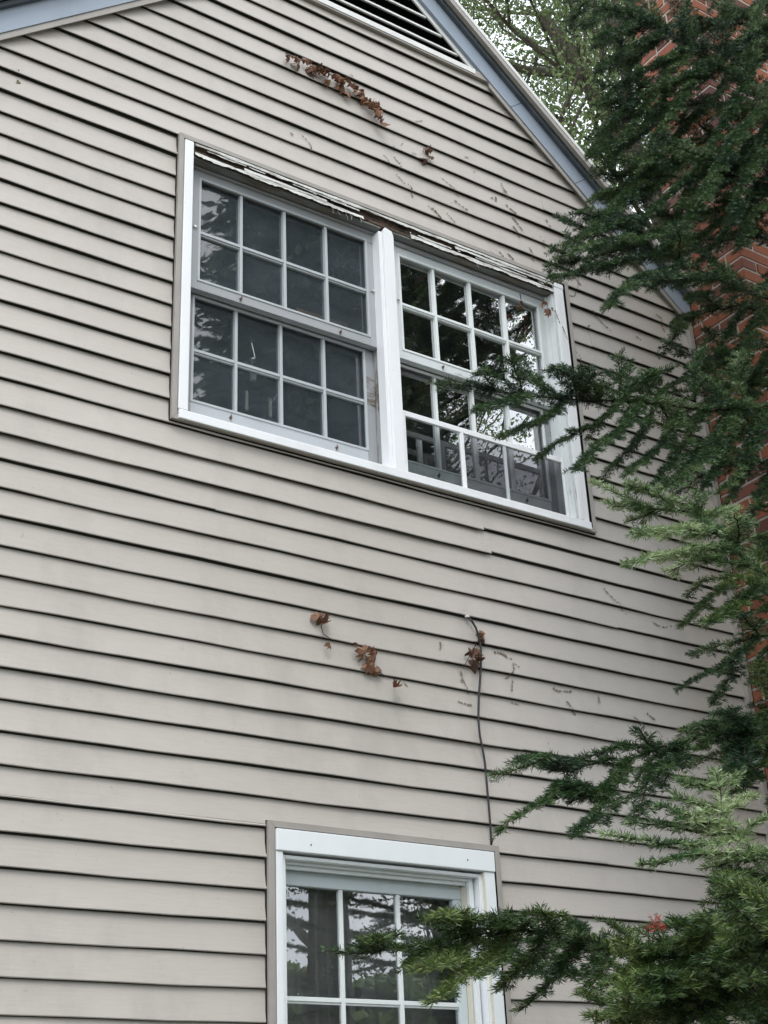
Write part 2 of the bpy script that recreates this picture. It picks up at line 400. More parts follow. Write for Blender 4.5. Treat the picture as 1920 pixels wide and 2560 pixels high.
# rake boards: stepped profile that follows each slope
def rake_piece(name, prof, mat, s, x_end, parent, x_start=None):
    """prof: list of (y, h) closed polygon, h measured straight up from the trim line"""
    b = MB(); xs_ = AX if x_start is None else x_start
    n_ = len(prof); V = [(xs_, y, rake(xs_)+h) for y, h in prof]+[(x_end, y, rake(x_end)+h) for y, h in prof]
    b.add(V, [tuple(range(n_)), tuple(range(2*n_-1, n_-1, -1))]+[(i, n_+i, n_+(i+1)%n_, (i+1)%n_) for i in range(n_)])
    return b.build(name, mat, parent)
for s, xe in ((-1, -2.0), (1, 46.72)):
    rb = rake_piece('rake_board', [(-.37,0),(-.37,1.16),(.0,1.16),(.0,0)], M['blue'], s, xe, house)
    rake_piece('bed_moulding', [(-.58,1.163),(-.58,1.40),(.0,1.40),(.0,1.163)], M['bluedk'], s, xe, rb)
    rake_piece('drip_edge', [(-.88,1.80),(-.88,2.055),(-.2,2.055),(-.2,1.80)], M['edge'], s, xe, rb)
    rake_piece('drip_return', [(-.86,1.44),(-.86,1.795),(-.64,1.795),(-.64,1.44)], M['taupe'], s, xe, rb)
    # J channel below the board, only beside the siding (it stops at the vent ledge)
    xv = AX+s*((AZ-VENT_Z)/SL)
    rake_piece('trim_channel', [(-.32,-.0),(-.32,-.33),(-.27,-.33),(-.27,-.0)], M['taupe'], s, xe, house, xv)
    rake_piece('trim_channel', [(-.259,-.02),(-.259,-.05),(.0,-.05),(.0,-.02)], M['taupe'], s, xe, house, xv)
# joint lines in the boards
for px, py in ((1275, 240), (1440, 470)):
    q_ = ray(px, py, -.375); b = MB(); x_ = q_[0]
    b.add([(x_-.01,-.374,rake(x_)+.02),(x_+.01,-.374,rake(x_)+.0),(x_+.71,-.374,rake(x_+.7)+1.15),(x_+.69,-.374,rake(x_+.7)+1.17)],[(0,1,2,3)]); b.build('board_joint', M['black'], rb)
# gable vent
vent = MB()
zb = 9.85
xw = lambda z, o: (AZ-o-z)/SL
vent.box(AX-xw(VENT_Z,0)+.05, AX+xw(VENT_Z,0)-.02, -.30, -.05, VENT_Z, zb)
vobj = vent.build('gable_vent', M['taupe'], house)
l_ = MB(); l_.box(AX-xw(zb,.3), AX+xw(zb,.3), -.33, -.301, VENT_Z+.10, zb+.02); l_.build('ledge', M['edge'], vobj)
for s in (-1, 1):
    b = MB()
    def ln(z, o): return AX+s*xw(z, o)
    z0, z1 = zb, AZ-.4
    q = [(ln(z0,.02), z0), (AX, AZ-.02), (AX, AZ-.36), (ln(z0,.36), z0)]
    b.prism(q if s > 0 else q[::-1], -.20, -.12)
    b.build('vent_frame', M['edge'], vobj)
i = 0
z = zb+.66
while z < AZ-.6:
    hw = xw(z, .36)
    b = MB(); b.box(AX-hw, AX+hw, -.14, -.05, z-.055, z+.055); b.build('slat', M['edge'], vobj)
    b = MB(); b.add([(AX-hw, -.06, z-.03), (AX+hw, -.06, z-.03), (AX+hw, 1.0, z+.75), (AX-hw, 1.0, z+.75)], [(0,1,2,3)]); b.build('louver_blade', M['black'], vobj)  # blade coloured black to paint the shade behind each slat
    z += .755
b = MB(); b.add([(AX-xw(zb,.1), .4, zb-.1), (AX+xw(zb,.1), .4, zb-.1), (AX, .4, AZ)], [(0,1,2)]); b.build('vent_screen', M['black'], vobj)
# corner channel against the chimney
b = MB(); zt_ = rake(46.75)
b.box(46.42, 46.72, -.34, -.05, -54, zt_-.1); b.build('corner_channel', M['taupe'], house, .002)
# ---- trim channel round a window (J channel)
def jchan(x0, x1, z0, z1, w_, par, top=True):
    w_ -= .03
    b = MB(); b.frame(x0-.018, x1+.018, z0-.03, z1+.02, .30, -.17, -.10); b.build('gap_shadow', M['black'], par)  # black ring paints the gap and shadow line round the channel
    fr_ = []
    b = MB(); y0, y1 = -.34, -.02
    # mitred face + outer lip
    xi0, xi1, zi0, zi1 = x0+w_, x1-w_, z0+w_, z1-w_
    for q in ([(x0,z0),(xi0,zi0),(xi0,zi1),(x0,z1)], [(x1,z0),(x1,z1),(xi1,zi1),(xi1,zi0)],
              [(x0,z0),(x1,z0),(xi1,zi0),(xi0,zi0)], [(x0,z1),(xi0,zi1),(xi1,zi1),(x1,z1)]):
        q = [(x+(.006 if x < (x0+x1)/2 else -.006), z) for x, z in q]
        b.prism(q[::-1] if False else q, y0, y0+.03)
    b.box(x0+.01, x0+.04, y0+.031, y1, z0+.01, z1-.01); b.box(x1-.04, x1-.01, y0+.031, y1, z0+.01, z1-.01)
    b.box(x0+.05, x1-.05, y0+.031, y1, z0+.012, z0+.04); b.box(x0+.05, x1-.05, y0+.031, y1, z1-.04, z1-.012)
    return b.build('trim_channel', M['taupe'], par, .0015)
def muntins(x0, x1, z0, z1, xsl, zsl, w_, y0, y1, par, mat, name='muntin_grid'):
    b = MB()
    for x in xsl: b.box(x-w_/2, x+w_/2, y0, y1, z0, z1)
    for z in zsl:
        ed = [x0]+[x for x in xsl]+[x1]
        for a, c in zip(ed, ed[1:]):
            b.box(a+(w_/2 if a != x0 else 0), c-(w_/2 if c != x1 else 0), y0+.01, y1, z-w_/2, z+w_/2)
            b.box(a+(w_/2 if a != x0 else 0), c-(w_/2 if c != x1 else 0), y0+.06, y1, z-w_/2-.07, z-w_/2-.001)
    return b.build(name, mat, par, .0012)
def pane(x0, x1, z0, z1, y, par, mat, name='window_pane'):
    b = MB(); b.add([(x0,y,z0),(x1,y,z0),(x1,y,z1),(x0,y,z1)], [(0,1,2,3)]); return b.build(name, mat, par)
def button(x, y, z, par, ang=0, mat='iron'):
    b = MB(); c_, s_ = math.cos(ang), math.sin(ang)
    b.tube([(x, y, z), (x, y-.09, z)], .055, .045, 8)
    b.tube([(x-.10*c_, y-.045, z-.10*s_), (x+.12*c_, y-.05, z+.12*s_)], .026, .02, 6)
    b.build('turn_button', M[mat], par)
# ---- UPPER WINDOW
uw = MB(); uw.box(18.86, 19.24, -.38, .1, -13.46, -1.24); 
upper = uw.build('window', M['white'], house, .003)
tag(upper, 'wide upper window pair with rotten peeling head and eight-over-eight sashes')
jchan(*UW, .24, upper)
b = MB(); b.box(37.66, 38.20, -.36, .1, -13.57, -1.57); b.build('casing_board', M['white'], upper, .003)
b = MB(); b.box(37.60, 37.84, -.42, -.361, -13.49, -1.9); b.build('casing_stop', M['white'], upper, .003)
b = MB(); b.prism([(37.64,-1.56),(38.22,-1.56),(38.22,-1.30),(37.64,-1.30)], -.37, .1); b.build('casing_board', M['white'], upper, .002)
b = MB(); b.prism([(28.16,-13.5),(28.66,-13.5),(28.66,-2.2),(28.58,-1.98),(28.24,-1.90),(28.16,-2.1)], -.40, .25); b.build('mullion', M['white'], upper, .002)
b = MB(); b.box(27.98, 28.155, -.28, .25, -13.45, -2.1); b.box(28.665, 28.80, -.22, .25, -13.4, -2.1); b.build('mullion_stop', M['white'], upper, .002)
b = MB(); b.add([(18.88,-.42,-13.86),(38.24,-.42,-13.86),(38.24,-.42,-13.50),(18.88,-.42,-13.50),(18.88,.5,-13.86),(38.24,.5,-13.86),(38.24,.5,-13.30),(18.88,.5,-13.30)],
   [(0,1,2,3),(3,2,6,7),(0,4,5,1),(1,5,6,2),(0,3,7,4),(4,7,6,5)]); b.build('sill', M['white'], upper, .003)
# head: rotten wood with peeling paint strips
b = MB(); nx = 220; V = []; xs_ = [19.25+(37.64-19.25)*i/nx for i in range(nx+1)]
rr = random.Random(11)
def nzf(x, s, sc_=1.): return sum(math.sin(x*f_*sc_+s*7.3+f_)/f_**.7 for f_ in (1.1,2.7,5.3,9.1,17.3))/2.6
prof = [(-.30,-1.22),(-.33,-1.34),(-.26,-1.45),(-.25,-1.62),(-.32,-1.74),(-.33,-1.82),(-.30,-1.85),(.0,-1.86)]
for i, x in enumerate(xs_):
    damage = math.exp(-((x-27.5)/4.2)**2)
    for j, (y, z) in enumerate(prof):
        a = (.03+.09*damage)
        V.append((x, y+a*abs(nzf(x, j, 1.7))+(rr.uniform(-.01,.02)), z+(.02+.035*damage)*nzf(x, j+3, 2)))
b.add(V, [(i*8+j, i*8+j+1, (i+1)*8+j+1, (i+1)*8+j) for i in range(nx) for j in range(7)])
head = b.build('head_board', M['rot'], upper)
def strip(x0, x1, zc_, hw, y0, curl, thr, seed, mat='flake', step=.045):
    """jagged strip of peeling paint: gaps where the noise drops below thr"""
    b = MB(); r_ = random.Random(seed); x = x0; prev = None
    while x < x1:
        v = nzf(x, seed, 1.3)+.35*nzf(x, seed+9, 5)
        if v > thr:
            h0 = hw*(.75+.5*min(1, v-thr))*(1+.25*nzf(x, seed+4, 2)); c_ = curl*(1+.6*nzf(x, seed+6, 2.5))
            zc2 = zc_+.02*nzf(x, seed+1)
            cur = [(x, y0, zc2+h0*.6), (x, y0-.02, zc2), (x, y0-.02-c_, zc2-h0*(.9+.38*nzf(x, seed+5, 3)+r_.uniform(-.07,.09)))]
            if prev: 
                b.add(prev+cur, [(0,1,4,3),(1,2,5,4)])
            prev = cur
        else:
            prev = None
            if b.f: b.build('paint_flake', M[mat], upper)
            b = MB()
        x += step*r_.uniform(.5,1.5)
    if b.f: b.build('paint_flake', M[mat], upper)
strip(19.3, 37.6, -1.30, .085, -.350, .005, -.85, 1)
strip(19.6, 26.4, -1.43, .06, -.335, .01, -.2, 2)
strip(32.0, 37.6, -1.46, .08, -.345, .01, -.9, 3)
strip(19.3, 27.2, -1.79, .12, -.350, .05, -1.3, 4)
strip(29.6, 37.6, -1.80, .12, -.350, .04, -1.5, 5)
strip(21.5, 25.4, -1.62, .10, -.33, .02, -.7, 6)
strip(29.2, 31.5, -1.62, .09, -.33, .02, -.2, 12)
strip(24.5, 27.6, -1.48, .07, -.34, .02, .1, 13)
strip(30.5, 37.5, -1.62, .07, -.335, .02, -.2, 7)
for x in (25.6, 25.9, 26.3, 26.5, 33.1, 27.0):
    b = MB(); pts = [(x+.02*rr.random(), -.36, -1.84)]
    for i in range(4): pts.append((pts[-1][0]+rr.uniform(-.03,.07), -.36+rr.uniform(-.03,.03), pts[-1][2]-rr.uniform(.05,.11)))
    b.tube(pts, .022, .006, 4); b.build('paint_shred', M['flake'], upper)
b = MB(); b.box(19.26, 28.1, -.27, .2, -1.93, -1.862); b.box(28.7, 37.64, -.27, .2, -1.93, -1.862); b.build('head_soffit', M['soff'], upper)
# reveal under the head and jambs
b = MB(); b.box(19.26, 37.64, .201, .9, -1.97, -1.86); b.box(28.05, 28.8, .252, .95, -13.4, -1.97); b.box(19.2, 19.3, .11, .95, -13.4, -1.97); b.build('jamb', M['jamb'], upper, .001)
b = MB(); b.box(37.50, 37.70, -.30, .9, -13.4, -1.98); b.box(37.40, 37.499, .02, .9, -13.4, -1.98); b.build('jamb', M['jambw'], upper, .001)
b = MB(); b.box(19.3, 28.05, .08, .28, -2.02, -1.975); b.box(28.81, 37.39, .08, .28, -2.12, -1.975); b.build('blind_stop', M['grey'], upper)
def sash(x0, x1, z0, z1, st, top, bot, y0, y1, gx0, gx1, gz0, gz1, xsl, zsl, mat, gmat, muntmat, bead=True, mul=None):
    b = MB()
    b.box(x0, gx0, y0, y1, z0, z1); b.box(gx1, x1, y0, y1, z0, z1); b.box(gx0, gx1, y0, y1, gz1, z1)
    o = b.build('sash', M[mat], upper if mul is None else mul, .0015)
    b = MB(); b.box(gx0, gx1, y0-.002, y1, z0, gz0); b.build('sash_rail', M[muntmat if top else mat], upper if mul is None else mul, .0015)
    P_ = upper if mul is None else mul
    if bead:
        b = MB(); t = .10
        b.frame(gx0-.02, gx1+.02, gz0-.02, gz1+.02, t, y0-.035, y0+.05); b.build('glazing_bead', M[muntmat], P_, .001)
    muntins(gx0, gx1, gz0, gz1, xsl, zsl, .125, y0+.03, y1-.05, P_, M[muntmat])
    pane(gx0, gx1, gz0, gz1, y1-.10, P_, M[gmat])
MUL = (21.70, 23.69, 25.67); MUR = (31.17, 33.15, 35.08)
M['bead'] = m_white('grey_white_bead', (.46,.49,.51), .3); M['beadw'] = m_white('clean_white_bead', (.76,.80,.79), .15)
sash(19.31, 28.04, -7.68, -2.03, 0, 0, 0, .22, .52, 19.80, 27.66, -7.28, -2.38, MUL, (-4.96,), 'grey', 'glassL', 'bead')
sash(19.31, 28.04, -12.95, -7.62, 0, 1, 0, .60, .88, 19.80, 27.60, -12.40, -7.72, MUL, (-10.12,), 'greyrail', 'glassL', 'bead')
sash(28.82, 37.44, -7.80, -2.13, 0, 0, 0, .22, .52, 29.28, 37.08, -7.38, -2.52, MUR, (-5.0,), 'whitesash', 'glassR', 'beadw')
sash(28.82, 37.44, -12.95, -7.62, 0, 1, 0, .60, .88, 29.28, 37.00, -12.40, -7.85, MUR, (), 'greyrail', 'glassR', 'beadw')
for (x, z) in ((21.65,-7.5),(26.2,-7.52),(31.3,-7.6)): button(x, .22, z, upper, R(70))
for (x, z) in ((19.62,-4.85),(27.86,-4.95),(29.12,-4.98)): button(x, .22, z, upper, 0, 'silver')
for (x, z) in ((21.45,-12.65),(26.1,-12.68),(31.0,-12.66),(35.6,-12.68)): button(x, .6, z, upper, R(80))
button(27.9, .6, -10.2, upper, 0, 'silver')
# half-height aluminium screen on the right-hand unit
b = MB(); b.frame(28.98, 37.48, -13.38, -10.40, .13, .06, .20, tb=.12, tt=.24); b.box(31.86, 32.03, .055, .20, -13.26, -10.64)
scr = b.build('screen_frame', M['white'], upper, .0015)
b = MB(); b.box(34.14, 34.28, .09, .19, -13.26, -10.64); b.build('screen_bar', M['bead'], upper, .001)
pane(32.03, 34.14, -13.26, -10.64, .16, upper, M['mesh'], 'insect_screen'); pane(34.28, 37.35, -13.26, -10.64, .15, upper, M['mesh'], 'insect_screen')
pane(29.11, 31.86, -13.26, -10.64, .15, upper, M['glassS'], 'storm_pane')
# ---- LOWER WINDOW
b = MB(); b.box(22.72, 31.62, -.42, .1, -28.77, -28.06)
lower = b.build('window', M['whitelow'], house, .003)
tag(lower, 'lower window with clean white frame and grey curtains behind its panes')
jchan(*LW, .25, lower)
b = MB(); b.box(22.73, 22.98, -.36, .3, -40.7, -28.775); b.build('casing_board', M['whitelow'], lower, .002)
b = MB(); b.box(31.16, 31.61, -.36, .3, -40.7, -28.775); b.build('casing_board', M['whitelow'], lower, .002)
b = MB(); b.frame(22.985, 31.155, -40.6, -28.85, .16, -.22, .3, tt=.12); b.build('outer_stop', M['whitelow'], lower, .002)
b = MB(); b.box(31.13, 31.158, -.355, -.222, -40.6, -28.79); b.box(30.70, 30.718, .2, .5, -40.4, -29.2); b.build('jamb_liner', M['cream'], lower)
b = MB(); b.frame(23.15, 30.92, -40.4, -28.97, .17, .04, .5, tt=.1); b.build('inner_stop', M['whitelow'], lower, .002)
b = MB(); b.box(23.32, 30.72, .30, .9, -29.16, -29.05); b.box(23.32,30.72,.2,.26,-29.2,-29.07); b.build('head_jamb', M['whitelow'], lower, .002)
M['lowsash'] = m_white('pale_green_white_sash', (.60,.665,.69), .25)
for (z0, z1, y0, first) in ((-34.9, -29.17, .52, 1), (-40.4, -34.7, .82, 0)):
    b = MB(); x0, x1 = 23.30, 30.72
    b.box(x0, x0+.25, y0, y0+.3, z0, z1-.47 if first else z1); b.box(x1-.34, x1, y0, y0+.3, z0, z1-.47 if first else z1)
    if first: b.box(x0, x1, y0-.012, y0+.3, z1-.465, z1)
    b.box(x0+.252, x1-.342, y0, y0+.3, z0, z0+.4); b.build('sash', M['lowsash'], lower, .002)
    gz1 = z1-.47 if first else z1
    muntins(x0+.25, x1-.34, z0+.4, gz1, (25.73, 28.04), ((-33.17,) if first else (-37.6,)), .14, y0+.04, y0+.2, lower, M['beadw'])
    pane(x0+.25, x1-.34, z0+.4, gz1, y0+.14, lower, M['glassB'])
b = MB(); b.box(22.7, 31.9, -.7, .6, -41.0, -40.6); b.build('sill', M['whitelow'], lower, .003)
# nail heads
for x, y, z in ((24.0,-.42,-28.5),(30.4,-.42,-28.45)):
    b = MB(); b.tube([(x,y+.01,z),(x,y-.012,z)], .03, .03, 8); b.build('nail', M['iron'], lower)
# ---- chimney of single bricks
ch = MB(); rc = random.Random(21)
CX0, CX1, CY0, CY1 = 46.80, 60.2, -3.95, 0.35
CT = 34.0
core = MB(); core.box(CX0+.035, CX1-.07, CY0+.035, CY1-.05, -54, CT-.1)
chim = core.build('chimney', M['mortar'], house)
hc = .675; k = 0; z = -54.0
def brick(x0, x1, y0, y1, z0, z1, j=.02):
    q = [rc.uniform(-j, j) for _ in range(6)]
    ch.box(x0+q[0]*.5, x1+q[1]*.5, y0+q[2], y1, z0+q[3]*.6, z1+q[4]*.6)
while z < CT:
    z1 = z+hc-.115; pr = .14 if 2.9 < z < 4.2 else 0
    # left face (normal -x): bricks run along y; front face: along x
    y = CY0-pr; first = 2.0 if k % 2 else .95
    # corner brick belongs to both faces
    lx = 2.0 if k % 2 == 0 else .95; ly = .95 if k % 2 == 0 else 2.0
    brick(CX0-pr, CX0+lx, CY0-pr, CY0+ly, z, z1, .0)
    yy = CY0+ly+.1
    while yy < CY1-.05:
        l = min(2.0 if k % 6 != 3 else .95, CY1-yy); 
        dx = rc.uniform(-.02,.02); q = rc.uniform(-.02,.02); ch.box(CX0-pr+dx, CX0+.5, yy, yy+l, z+q, z1+q*.5); yy += l+.1
    xx = CX0+lx+.1
    while xx < CX1:
        l = min(2.0 if k % 6 != 3 else .95, CX1-xx); dy = rc.uniform(-.02,.02); q = rc.uniform(-.02,.02)
        if l > .1: ch.box(xx, xx+l, CY0-pr+dy, CY0+.5, z+q, z1+q*.5)
        xx += l+.1
    # right and back faces
    ch.box(CX1-.4, CX1+.001, CY0+.55, CY1, z, z1)
    xx = CX0
    if z > -8:
        xx = CX0
        while xx < CX1-.5:
            ch.box(xx, min(xx+2, CX1-.45), CY1-.3, CY1+.002, z, z1); xx += 2.1
    z += hc; k += 1
bricks = ch.build('brickwork', M['brick'], chim, .0035)
b = MB(); b.box(CX0-.3, CX1+.3, CY0-.3, CY1+.3, CT, CT+.8); b.build('chimney_cap', M['concrete'], chim)
# ---- tendril residue left on the siding
def T(cx, cy, sc_, ox, oy): return ox+cx/sc_, oy+cy/sc_
mk = MB()
def stroke(px, py, ang, ln_, w_, seed, d=-.17, wob=.35):
    r_ = random.Random(seed); p = ray(px, py, d); a = R(ang); x, z = p[0], p[2]; pts = []
    n_ = max(3, int(ln_/.07))
    for i in range(n_):
        if r_.random() < .27: 
            a += r_.uniform(-wob, wob); x += math.cos(a)*.06; z += math.sin(a)*.06; continue
        x1, z1 = x+math.cos(a)*ln_/n_, z+math.sin(a)*ln_/n_
        # stay just proud of the sloping clapboard face
        fz = (z1 % 1.0); yy = -.192+.145*fz
        ww = w_*r_.uniform(.4, 1.3); nx_, nz_ = -math.sin(a)*ww, math.cos(a)*ww
        fz0 = z % 1.0; y0 = -.192+.145*fz0
        mk.add([(x-nx_, y0, z-nz_), (x1-nx_, yy, z1-nz_), (x1+nx_, yy, z1+nz_), (x+nx_, y0, z+nz_)], [(0,1,2,3)])
        x, z = x1, z1; a += r_.uniform(-wob, wob)
A2 = lambda x, y: T(x, y, 2.37, 680, 100)
A4 = lambda x, y: T(x, y, 2.023, 1100, 0)
A7 = lambda x, y: T(x, y, 2.304, 1200, 1400)
A6 = lambda x, y: T(x, y, 2.676, 1300, 700)
AV = lambda x, y: T(x, y, 2.765, 700, 1480)
ms = [(A2(105,538),-30,.25,.03),(A2(180,555),-50,1.0,.03),(A2(715,610),-80,.35,.02),(A2(765,625),60,.3,.02),(A2(830,670),10,.35,.02),
 (A2(850,480),12,.5,.03),(A2(660,680),-10,.8,.015),(A2(725,680),-70,.5,.03),(A2(755,715),-70,.5,.02),(A2(740,790),-45,.6,.03),(A2(805,850),-45,.8,.03),
 (A2(1010,815),-45,1.2,.03),(A2(1085,945),-40,.8,.04),(A2(1060,955),-90,.2,.05),(A2(925,970),-30,.5,.04),(A2(955,990),-45,.7,.05),(A2(1040,1020),-60,.6,.03),
 (A2(1365,835),-80,1.0,.06),(A2(1330,920),-80,.5,.05),(A2(1300,930),0,.15,.05),(A2(1390,970),-70,.7,.06),(A2(1430,1035),-60,.9,.05),(A2(1430,1100),-50,.7,.05),
 (A2(1290,1240),-30,.5,.03),(A2(1350,1250),-40,.6,.05),(A2(1400,1260),-40,.4,.05),(A2(1450,1330),-30,.8,.04),(A2(1520,1220),-50,.8,.05),(A2(1590,1160),-45,.7,.04),
 (A2(1630,1060),-85,.5,.04),(A2(1200,765),-70,.2,.03),(A2(1145,690),10,.2,.03),(A2(465,200),-50,.15,.03),(A2(1320,1270),-40,.6,.04),
 (A4(630,1480),-30,2.0,.025),(A4(770,1570),-25,1.6,.035),(A4(690,1400),-50,.6,.04),(A4(855,1530),-80,.25,.04),(A4(985,1565),-50,.3,.04),
 (A6(910,220),-50,.5,.03),(A6(940,265),-55,.7,.04),(A6(430,320),20,.5,.04),(A6(370,470),-40,1.1,.035),(A6(450,620),-40,.7,.03),(A6(780,370),-30,.5,.03),
 (A7(720,160),-45,.9,.03),(A7(790,230),-50,.8,.02),(A7(1005,350),-50,1.2,.035),(A7(90,525),-12,.7,.045),(A7(180,545),-50,1.3,.03),(A7(195,690),-95,.5,.03),
 (A7(430,730),-45,1.1,.04),(A7(500,810),-40,.8,.04),(A7(690,775),-85,.35,.03),(A7(960,875),-50,.55,.05),(A7(885,900),-40,.6,.02),(A7(1035,985),-40,.5,.02),
 (A7(385,1010),-55,1.2,.01),(A7(190,815),-20,.4,.03),
 (AV(1115,340),-80,.35,.04),(AV(1255,520),-80,.6,.05),(AV(1270,600),-65,.6,.02),(AV(1220,740),-30,.9,.03),(AV(870,620),-50,.2,.02),(AV(1590,440),-50,.7,.02),
 ((45,180),60,.25,.06),((42,207),60,.25,.07)]
for i, (p, a, l_, w_) in enumerate(ms): stroke(p[0], p[1], a, l_, w_, 100+i)
for i in range(26):
    t = i/25; px, py = 1388+28*t, 776+72*t
    if 11 < i < 15: continue
    p = ray(px, py, -.44 if px < 1401 else -.37)
    s_ = rc.uniform(.02, .05); mk.add([(p[0]-s_, -.43, p[2]), (p[0], -.43, p[2]-s_*1.4), (p[0]+s_*.8, -.43, p[2]+.01), (p[0], -.43, p[2]+s_)], [(0,1,2,3)])
mk.build('tendril_marks', M['mark'], siding)['kind'] = 'stuff'

# ================================================================== THINGS ON THE WALL
# cable
cp = [(1170,1543),(1180,1553),(1190,1570),(1197,1592),(1202,1620),(1203,1650),(1201,1690),(1197,1740),(1196,1800),(1200,1840),(1208,1880),(1213,1910),(1219,1980),(1225,2050),(1228,2100),(1229,2117)]
P = [ray(x, y, -.24 if 0 < i < 15 else -.17) for i, (x, y) in enumerate(cp)]
b = MB(); b.tube(P, .042, .042, 8); cb = b.build('cable', M['cable'], None, smooth=True)
tag(cb, 'black cable hanging down the clapboards to the corner of the lower window', 'cable')
P_ = ray(1169, 1542, -.2); b = MB(); b.box(P_[0]-.09, P_[0]+.05, -.26, -.14, P_[2]-.03, P_[2]+.05); b.build('cable_clip', M['edge'], cb, .001)
# dried ivy
def leafmesh(b, c, size, nrm, rot, curl, seed):
    r_ = random.Random(seed)
    out_ = [(0,-.5),(.35,-.55),(.55,-.15),(.30,.05),(.42,.35),(.12,.30),(0,.75),(-.12,.30),(-.42,.35),(-.30,.05),(-.55,-.15),(-.35,-.55)]
    nrm = np.array(nrm, float); nrm /= np.linalg.norm(nrm)
    a = np.cross(nrm, [0,.2,1]); a /= np.linalg.norm(a); d = np.cross(nrm, a)
    ca, sa = math.cos(rot), math.sin(rot); A = a*ca+d*sa; D = -a*sa+d*ca
    V = [tuple(np.array(c))]
    for u, v in out_:
        u *= 1+r_.uniform(-.2,.2); v *= 1+r_.uniform(-.2,.2)
        h = curl*(abs(u)**1.5*2.2+max(0, v)**2)+r_.uniform(-.06,.06)
        V.append(tuple(np.array(c)+size*(A*u*(1-.25*curl)+D*v+nrm*h)))
    n_ = len(out_)
    b.add(V, [(0, i+1, (i+1) % n_+1) for i in range(n_)])
def vine(label, stems, leaves, d=-.24, size=.235, dens=0, group='dried ivy remnants on the wall', seedb=0):
    r_ = random.Random(seedb); b = MB(); root = empty('dried_vine', None, label, 'dried vine', group)
    for st in stems:
        P = [ray(x, y, d-r_.uniform(0,.05)) for x, y in st]; b.tube(P, .022, .012, 5)
    b.build('stem', M['stem'], root)
    LL = list(leaves)
    if dens:
        for st in stems:
            for i in range(dens):
                t = r_.random()*(len(st)-1); j = int(t); u = t-j
                LL.append((st[j][0]*(1-u)+st[j+1][0]*u+r_.uniform(-7,7), st[j][1]*(1-u)+st[j+1][1]*u+r_.uniform(-4,13), r_.uniform(.5,1.0)))
    for i, (x, y, s_) in enumerate(LL):
        b = MB(); p = ray(x, y, d-r_.uniform(.03,.18)); cu = r_.choice([-1,1])*r_.uniform(.3,1.1)
        leafmesh(b, p, size*s_, (r_.uniform(-.7,.5), -1, r_.uniform(-.6,.3)), r_.uniform(0,6.28), cu, i+seedb)
        b.build('leaf', M['dry'], root)
    return root
q = lambda L_: [A2(*p) for p in L_]
vine('long drooping row of dried brown ivy high under the gable vent', [q([(80,78),(150,112),(240,145),(300,175),(345,205)]), q([(345,205),(400,235),(460,255),(520,300),(555,345)]), q([(555,345),(590,372),(620,420),(648,480)])],
     [(*A2(x,y),s) for x,y,s in ((590,405,1.2),(610,440,1.3),(645,490,1.8),(618,385,.8),(100,95,.6),(85,100,.5),(160,140,1.2),(225,180,1.3),(235,165,1.2),(270,160,1.1),(300,200,1.2),(325,235,1.1),(340,195,1),(380,245,1),(395,270,.9),(430,290,1.4),(440,240,1),(480,290,1.2),(500,270,1),(530,310,1.1),(540,340,1.1),(455,310,1.1),(310,180,1),(410,220,1))], dens=20, size=.31, seedb=50)
vine('single curled dry ivy leaf pair right of the drooping ivy row', [q([(940,622),(930,650),(925,690),(920,720)])], [(*A2(925,648),1.3),(*A2(915,705),1.5),(*A2(942,690),1.0),(*A2(930,660),.8)], size=.28, seedb=61)
q = lambda L_: [AV(*p) for p in L_]
vine('small hanging dry ivy sprig left of centre below the wide window', [q([(320,148),(300,190),(285,240),(300,290),(350,325),(365,340)])], [(*AV(270,172),1.7),(*AV(305,215),1.7),(*AV(322,160),.9),(*AV(350,370),1.1),(*AV(285,185),1.3)], seedb=70)
vine('cluster of reddish brown ivy leaves slanting across two clapboards', [q([(510,358),(560,380),(600,460),(650,540),(700,560),(735,590)])], [(*AV(x,y),s) for x,y,s in ((512,362,.9),(572,398,1.4),(580,440,1.6),(640,425,1.3),(655,450,1.7),(612,505,1.9),(655,545,1.4),(682,530,1.1),(625,415,1.2),(600,400,1.2),(640,470,1.4),(595,470,1.3))], seedb=80)
vine('tiny dark three-lobed dead leaf below the reddish ivy cluster', [q([(787,600),(795,630),(803,655)])], [(*AV(803,655),1.7)], seedb=90)
vine('brown ivy sprig tangled behind the black cable', [q([(1395,270),(1400,335),(1355,345),(1352,370),(1330,410),(1300,460),(1268,525)])], [(*AV(1390,280),1.3),(*AV(1408,337),1.4),(*AV(1335,428),1.8),(*AV(1345,455),1.8),(*AV(1368,410),1.6),(*AV(1340,495),2.0),(*AV(1325,420),1.2)], seedb=100)
q = lambda L_: [T(x, y, 8.295, 1300, 660) for x, y in L_]
vine('orange brown ivy leaves caught in the top right corner of the wide window', [q([(490,760),(560,800),(560,900),(640,960),(610,1060)])], [(*T(540,800,8.295,1300,660),1.5),(*T(470,880,8.295,1300,660),1.2),(*T(600,1010,8.295,1300,660),2.1),(*T(660,950,8.295,1300,660),1.0)], d=-.3, size=.17, seedb=110)
vine('lone orange brown leaf dangling over the top right pane', [[(1300,735),(1303,750),(1303,765)]], [(1303,762,1.8),(1306,770,1.2)], d=.05, size=.17, seedb=120)
# ================================================================== THINGS INSIDE
def room_obj(fn): fn()
# cardboard box behind the left upper sash
p0 = ray(742, 785, 3.0); p1 = ray(870, 810, 3.0)
b = MB(); b.box(p0[0], p1[0], 3.0, 5.2, p0[2]-.75, p0[2]+.35)
tag(b.build('cardboard_box', M['card'], None, .003), 'tan cardboard box standing behind the upper left sash', 'box')
b = MB(); b.box(19.0, 37.8, 2.7, 5.6, p0[2]-1.0, p0[2]-.76); b.build('shelf', M['wallin'], house)
